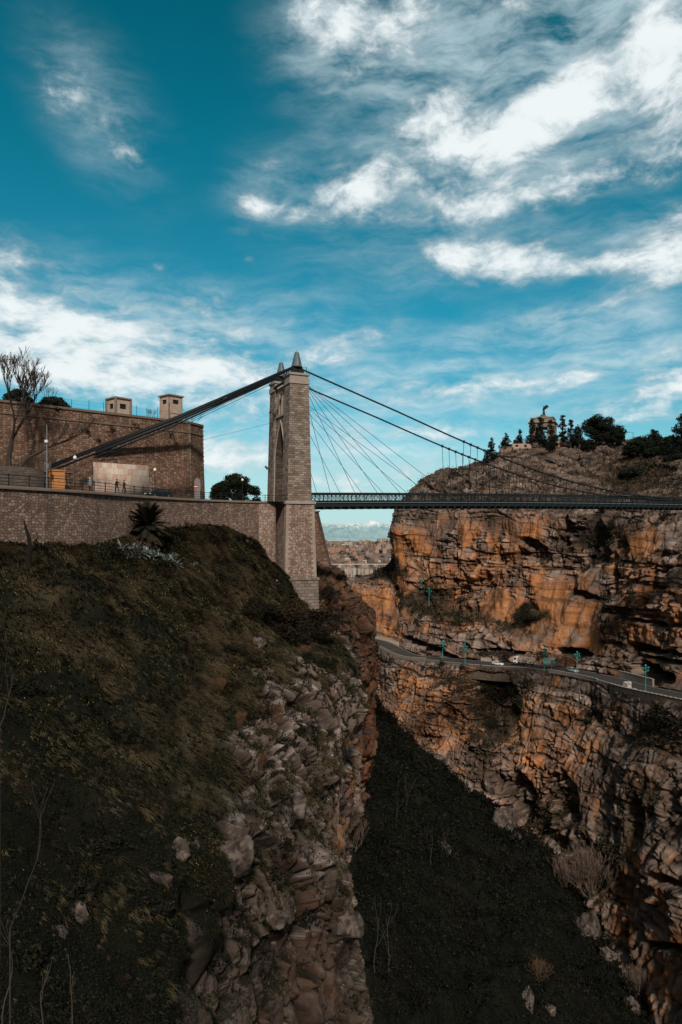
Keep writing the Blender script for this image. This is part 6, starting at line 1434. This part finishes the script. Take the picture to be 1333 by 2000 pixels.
for x0, x1, z0_, z1_ in ((-5.2,-3.6,0,HH),(-3.6,-2.2,0,HH*.55),(-3.6,-2.2,HH*.85,HH),(-2.2,.6,0,HH),(.6,1.9,0,HH*.5),(.6,1.9,HH*.82,HH),(1.9,5.0,0,HH*.97)): m.box(((x0+x1)/2,-3,(z0_+z1_)/2), (x1-x0,.35,z1_-z0_))
m.box((-5.05,0,HH/2), (.35,5.6,HH-.02)); m.box((4.85,0,HH*.46), (.35,5.6,HH*.93)); m.box((0,2.9,HH*.46), (10.2,.35,HH*.92)); m.build('wall', M_RUIN, t)
m = MB(); m.box((-2.9,-2.7,HH*.7), (1.4,.1,HH*.3)); m.build('window', M_DARK, t); m = MB(); m.box((1.25,-2.7,HH*.66), (1.3,.1,HH*.32)); m.build('window', M_DARK, t)
X2 = at(988,0,344)[0]; z2 = ground_z(X2,344,('cliff',),2.5); t = empty('outbuilding', (X2,344,z2-.8), R(-5), 'low brown lean-to left of the ruined house', 'house'); m = MB(); m.prism([(-2.9,0),(2.9,0),(2.9,3.6),(-2.2,2.8),(-2.9,2.6)], lambda u,w_,tt: (u,tt,w_), -1.6, 1.6); m.build('wall', m_plain('brown_wall', (.22,.145,.11), .95, vary=.3), t); m = MB(); m.box((.3,0,3.35), (6.2,3.6,.16)); m.build('roof', M_CONC, t)
X3 = at(1088,0,345)[0]; z3 = ground_z(X3,345,('cliff',),2.5); t = empty('gatehouse', (X3,345,z3-.5), R(-10), 'small house with a red door between the hilltop pines', 'house'); m = MB(); m.box((0,0,2.2), (5.6,3.6,4.4)); m.build('wall', M_RUIN, t); m = MB(); m.box((0,0,4.5), (6.,4.,.25)); m.build('roof', M_CONC, t); m = MB(); m.box((1.6,-1.84,1.5), (1.2,.1,2.6)); m.build('door', m_plain('red_door', (.25,.03,.025), .6), t); m = MB(); m.box((-1.2,-1.84,2.5), (1.1,.1,1.2)); m.build('window', M_DARK, t)
for i, (x, yt, arm) in enumerate(((1237,844,-1),(1248,851,1))):
    D = 322; X = at(x,0,D)[0]; z = ground_z(X,D,('cliff',),2.5); h = (HY-yt)/F*D-z; t = empty('street_lamp', (X,D,z-.2), 0, ('taller street lamp with a left arm on the hilltop road','shorter street lamp with a right arm on the hilltop road')[i], 'lamp'); m = MB(); m.tube([(0,0,0),(0,0,h)], [.14,.09], 6); m.build('post', M_STEEL, t); m = MB(); m.tube([(0,0,h-.2),(arm*1.2,0,h+.2),(arm*1.9,0,h+.2)], .08, 5); m.box((arm*2.0,0,h+.18), (.8,.3,.16)); m.build('lamp_head', M_STEEL, t)
# ---- boulders -----------------------------------------------------------
def boulder(p, w_, h_, seed, label, mat, group=None, tilt=0.):
    bm = bmesh.new(); bmesh.ops.create_icosphere(bm, subdivisions=4, radius=1.)
    v = np.array([q.co[:] for q in bm.verts]); f1, f2, idv = worley(v*1.3+seed*3.7, seed); 
    nn = unit(9) if False else np.random.default_rng(seed).normal(size=(11,3)); nn /= np.linalg.norm(nn,axis=1,keepdims=True); lim = np.random.default_rng(seed+1).uniform(.42,.8,11)
    r = np.ones(len(v))
    for a, l in zip(nn, lim): d = v@a; r = np.where(d > .05, np.minimum(r, l/np.maximum(d,.05)), r)
    v = v*np.minimum(r,1.05)[:,None]*(1+.16*fbm(v*2.2+seed,5,seed,.6)[:,None]-.05*(f2-f1 < .08)[:,None]); v = v*np.array((w_/1.5,w_/1.7,h_/1.4)); fcs = np.array([[q.index for q in f.verts] for f in bm.faces]); bm.free()
    t = fbm(v*1.2+seed, 4, seed); c = lerp3((.05,.040,.034),(.155,.125,.108), np.clip(.45+t*1.5,0,1))*(1-.5*(f2-f1 < .07))[:,None]*(.75+.5*idv)[:,None]
    o = np_mesh('boulder', v, fcs, mat, col=c); o.location = [float(q) for q in p]; o.rotation_euler = (tilt,tilt*.6,seed*1.3); tag(o, label, 'boulder', group)
for i, (x, y, w_, h_, lab) in enumerate(((575,1565,3.4,2.0,'pale wedge shaped boulder on the cliff rim'),(522,1550,1.5,1.9,'upright pale boulder left of the wedge boulder'),(488,1562,1.2,1.3,'small rounded boulder beside the upright one'),(460,1655,2.6,2.2,'flat topped pale boulder in the middle of the lower slope'),(345,1655,1.7,1.5,'grey boulder half sunk in weeds, left of the flat topped one'),(390,1645,1.3,.9,'two humped low stone between the grey and the flat topped boulders'),
    (310,1705,1.7,1.7,'leaning slab boulder below the grey half sunk one'),(160,1785,1.2,1.4,'rounded grey boulder on the lower left slope'),(118,1815,1.0,1.1,'smaller grey boulder beside the rounded one, lower left'),(545,1345,3.0,2.2,'big pale block at the top of the cliff rim'),(590,1335,2.2,1.8,'pale block right of the big one on the rim'),(640,1320,2.6,1.7,'flat pale block farther right on the cliff rim'),(500,1250,2.4,1.5,'low rock step on the slope under the pier'),
    (545,1790,1.4,1.2,'pale stone knob among the lower crags'),(680,1790,2.4,3.0,'bright stone knob on the edge of the near cliff'))):
    boulder(hit(x, y, ('hillside',), 3)-np.array((0,0,.28*h_)), w_*1.1, h_, 20+i, lab, M_ROCK_NEAR, None, .15)
for i, (x, y, w_, h_, lab) in enumerate(((1010,1640,5.,5.,'grey rock at the cliff foot right of the bright rock pile'),(985,1610,9.,8.,'bright pale rock pile on the edge of the dark gorge slope'),(952,1540,3.,6.,'narrow pale rock above the bright rock pile'),(870,1655,4.,3.,'small bright rock alone on the dark gorge slope'),(1145,1815,8.,8.,'pale pinkish rock at the foot of the right cliff'),(1030,1960,2.5,4.5,'slim pale rock near the bottom of the gorge slope'),(1075,1975,2.,2.,'small white rock near the bottom of the gorge slope'),(1228,1968,3.,4.,'pale rock at the bottom right of the gorge slope'),(1185,1860,4.,3.,'low pale stone by the foot of the right cliff'))):
    boulder(hit(x, y, ('gorge_floor','cliff'), 3)+np.array((0,-.5,.3)), w_, h_, 60+i, lab, M_ROCK_FAR, None, .2)
for i, (x, y, w_, h_, lab) in enumerate(((1142,895,9.,5.,'large pale boulder on the hillside below the broad pines'),(1137,904,4.,3.,'small pale boulder under the large hillside one'),(1075,900,9.,3.,'flat pale outcrop on the hillside below the monument'),(1096,905,3.,2.5,'small white stone right of the flat outcrop'))): boulder(hit(x, y, ('cliff',), 3)+np.array((0,0,.3)), w_, h_, 80+i, lab, M_ROCK_FAR, None, .1)
# ---- town in the gap -----------------------------------------------------
TW = {}
def town_house(kind):
    r_ = random.Random(kind); w_, d_, h = r_.uniform(9,17), r_.uniform(8,12), r_.uniform(6,14); cw = [(.34,.26,.21),(.42,.28,.22),(.22,.165,.135),(.52,.46,.41),(.17,.115,.09),(.36,.22,.165)][kind % 6]
    t = empty('town_house', (0,0,0), 0, 'small flat roofed house in the distant town seen through the gap', 'house', 'houses of the distant town')
    m = MB(); m.box((0,0,h/2-3), (w_,d_,h+6)); m.build('wall', m_plain('town_wall', cw, .9, vary=.15, scale=.2), t); m = MB(); m.box((0,0,h+.25), (w_+.6,d_+.6,.5)); m.box((w_*.2,0,h+1.4), (w_*.35,d_*.5,2.)); m.build('roof', m_plain('town_roof', [(.24,.12,.08),(.3,.26,.23),(.2,.17,.15)][kind % 3], .9, vary=.2), t)
    for fl in range(int(h//3)):
        for k in range(int(w_//3.2)): m = MB(); m.box((-w_/2+1.7+k*3.2,-d_/2-.03,1.8+fl*3.), (1.2,.06,1.4)); m.build('window', M_DARK, t)
    return t
protos = [town_house(k) for k in range(6)]; r_ = random.Random(12); n = 0; used = [False]*6
while n < 240:
    D = 1250+2000*r_.random()**.75; px_ = r_.uniform(632,800); x = (px_-CX)/F*D; z = far_z(np.array([x]),np.array([D]))[0]
    if abs(D-1480) < 60: continue
    k = r_.randrange(6)
    o = protos[k] if not used[k] else copy_tree(protos[k])
    used[k] = True; s = r_.uniform(.6,1.15)*(1+.2*(D > 2200)); o.location = (float(x),D,float(z)); o.scale = (s,s,s*r_.uniform(.75,1.1)); o.rotation_euler = (0,0,r_.uniform(-.5,.5)); n += 1
def tower_block(px, D, ytop, ybase, wpx, col, label):
    x = (px-CX)/F*D; z = (HY-ybase)/F*D; h = (ybase-ytop)/F*D; w_ = wpx/F*D; t = empty('apartment_tower', (x,D,z), R(-20), label, 'tower block', 'tower blocks of the distant town')
    m = MB(); m.box((0,0,h/2-8), (w_,w_*.9,h+16)); m.build('wall', m_plain('tower_wall', col, .85, vary=.1, scale=.1), t); m = MB(); m.box((0,0,h+.5), (w_+.8,w_*.9+.8,1.)); m.box((0,0,h+2), (w_*.4,w_*.4,2.5)); m.build('roof', M_CONC, t)
    for k in (-.27,.27):
        m = MB(); m.box((k*w_,-w_*.45-.3,h/2), (w_*.16,.6,h*.96)); b_ = m.build('balcony_stack', m_plain('balcony_grey', (.16,.15,.15), .8), t)
        for fl in range(int(h//3.2)): m = MB(); m.box((k*w_,-w_*.45-.75,1.5+fl*3.2), (w_*.2,.4,1.)); m.build('balcony', m_plain('balcony_pale', (.42,.36,.32), .8) if fl == 0 and k < 0 else bpy.data.materials['balcony_pale'], b_)
PK, CR, WH = (.60,.40,.32), (.56,.47,.40), (.60,.56,.52)
for i, (x, yt, yb, w_, c_, D) in enumerate(((667,1112,1142,6,PK,1150),(676,1110,1138,5,WH,1170),(681,1107,1131,5,PK,1260),(687,1109,1131,4,CR,1280),(693,1109,1131,5.5,WH,1270),(702,1110,1130,4.5,CR,1290),(709,1110,1128,4.5,PK,1300),(715,1111,1127,4,CR,1310),(719,1110,1126,5,PK,1320),(711,1121,1133,4,WH,1180),(726,1112,1127,5,CR,1330),(660,1110,1136,5,CR,1240))):
    tower_block(x, D, yt, yb, w_, c_, 'slim pale tower block in the row at the foot of the distant town')
D = 1480.; zv = (HY-1102)/F*D; t = empty('viaduct', ((690-CX)/F*D,D,zv), 0, 'long pale viaduct crossing in front of the distant town', 'viaduct'); m = MB(); m.box((0,0,0), (150,9,1.6)); m.build('deck', m_plain('viaduct_deck', (.48,.42,.37), .9), t); m = MB(); m.box((0,-4.5,1.2), (150,.4,.8)); m.build('parapet', M_TRIM, t)
for k in range(-4,5): m = MB(); m.box((k*17,0,-8.8), (2.4,6,16)); m.build('pier', M_CONC, t)
for i in range(70):
    D = r_.uniform(1280,2900); px_ = r_.uniform(640,795); x = (px_-CX)/F*D; z = far_z(np.array([x]),np.array([D]))[0]; s = r_.uniform(9,22)
    bush((x,D,z-1), s, s*.75, 'dark clump of trees between the houses of the distant town', 'tree clumps of the distant town', 1500+i % 3, leaf=.07, name='tree_clump', proto='clump%d' % (i % 3), ca=(.010,.014,.012), cb=(.035,.042,.032))
for i in range(14):
    D = 2620+r_.uniform(0,300); px_ = 715+i*6; x = (px_-CX)/F*D; z = far_z(np.array([x]),np.array([D]))[0]; s = r_.uniform(18,30); bush((x,D,z-2), s, s*.6, 'dark tree clump on the skyline of the distant town', 'tree clumps on the town skyline', 0, name='tree_clump', proto='clump%d' % (i % 3))
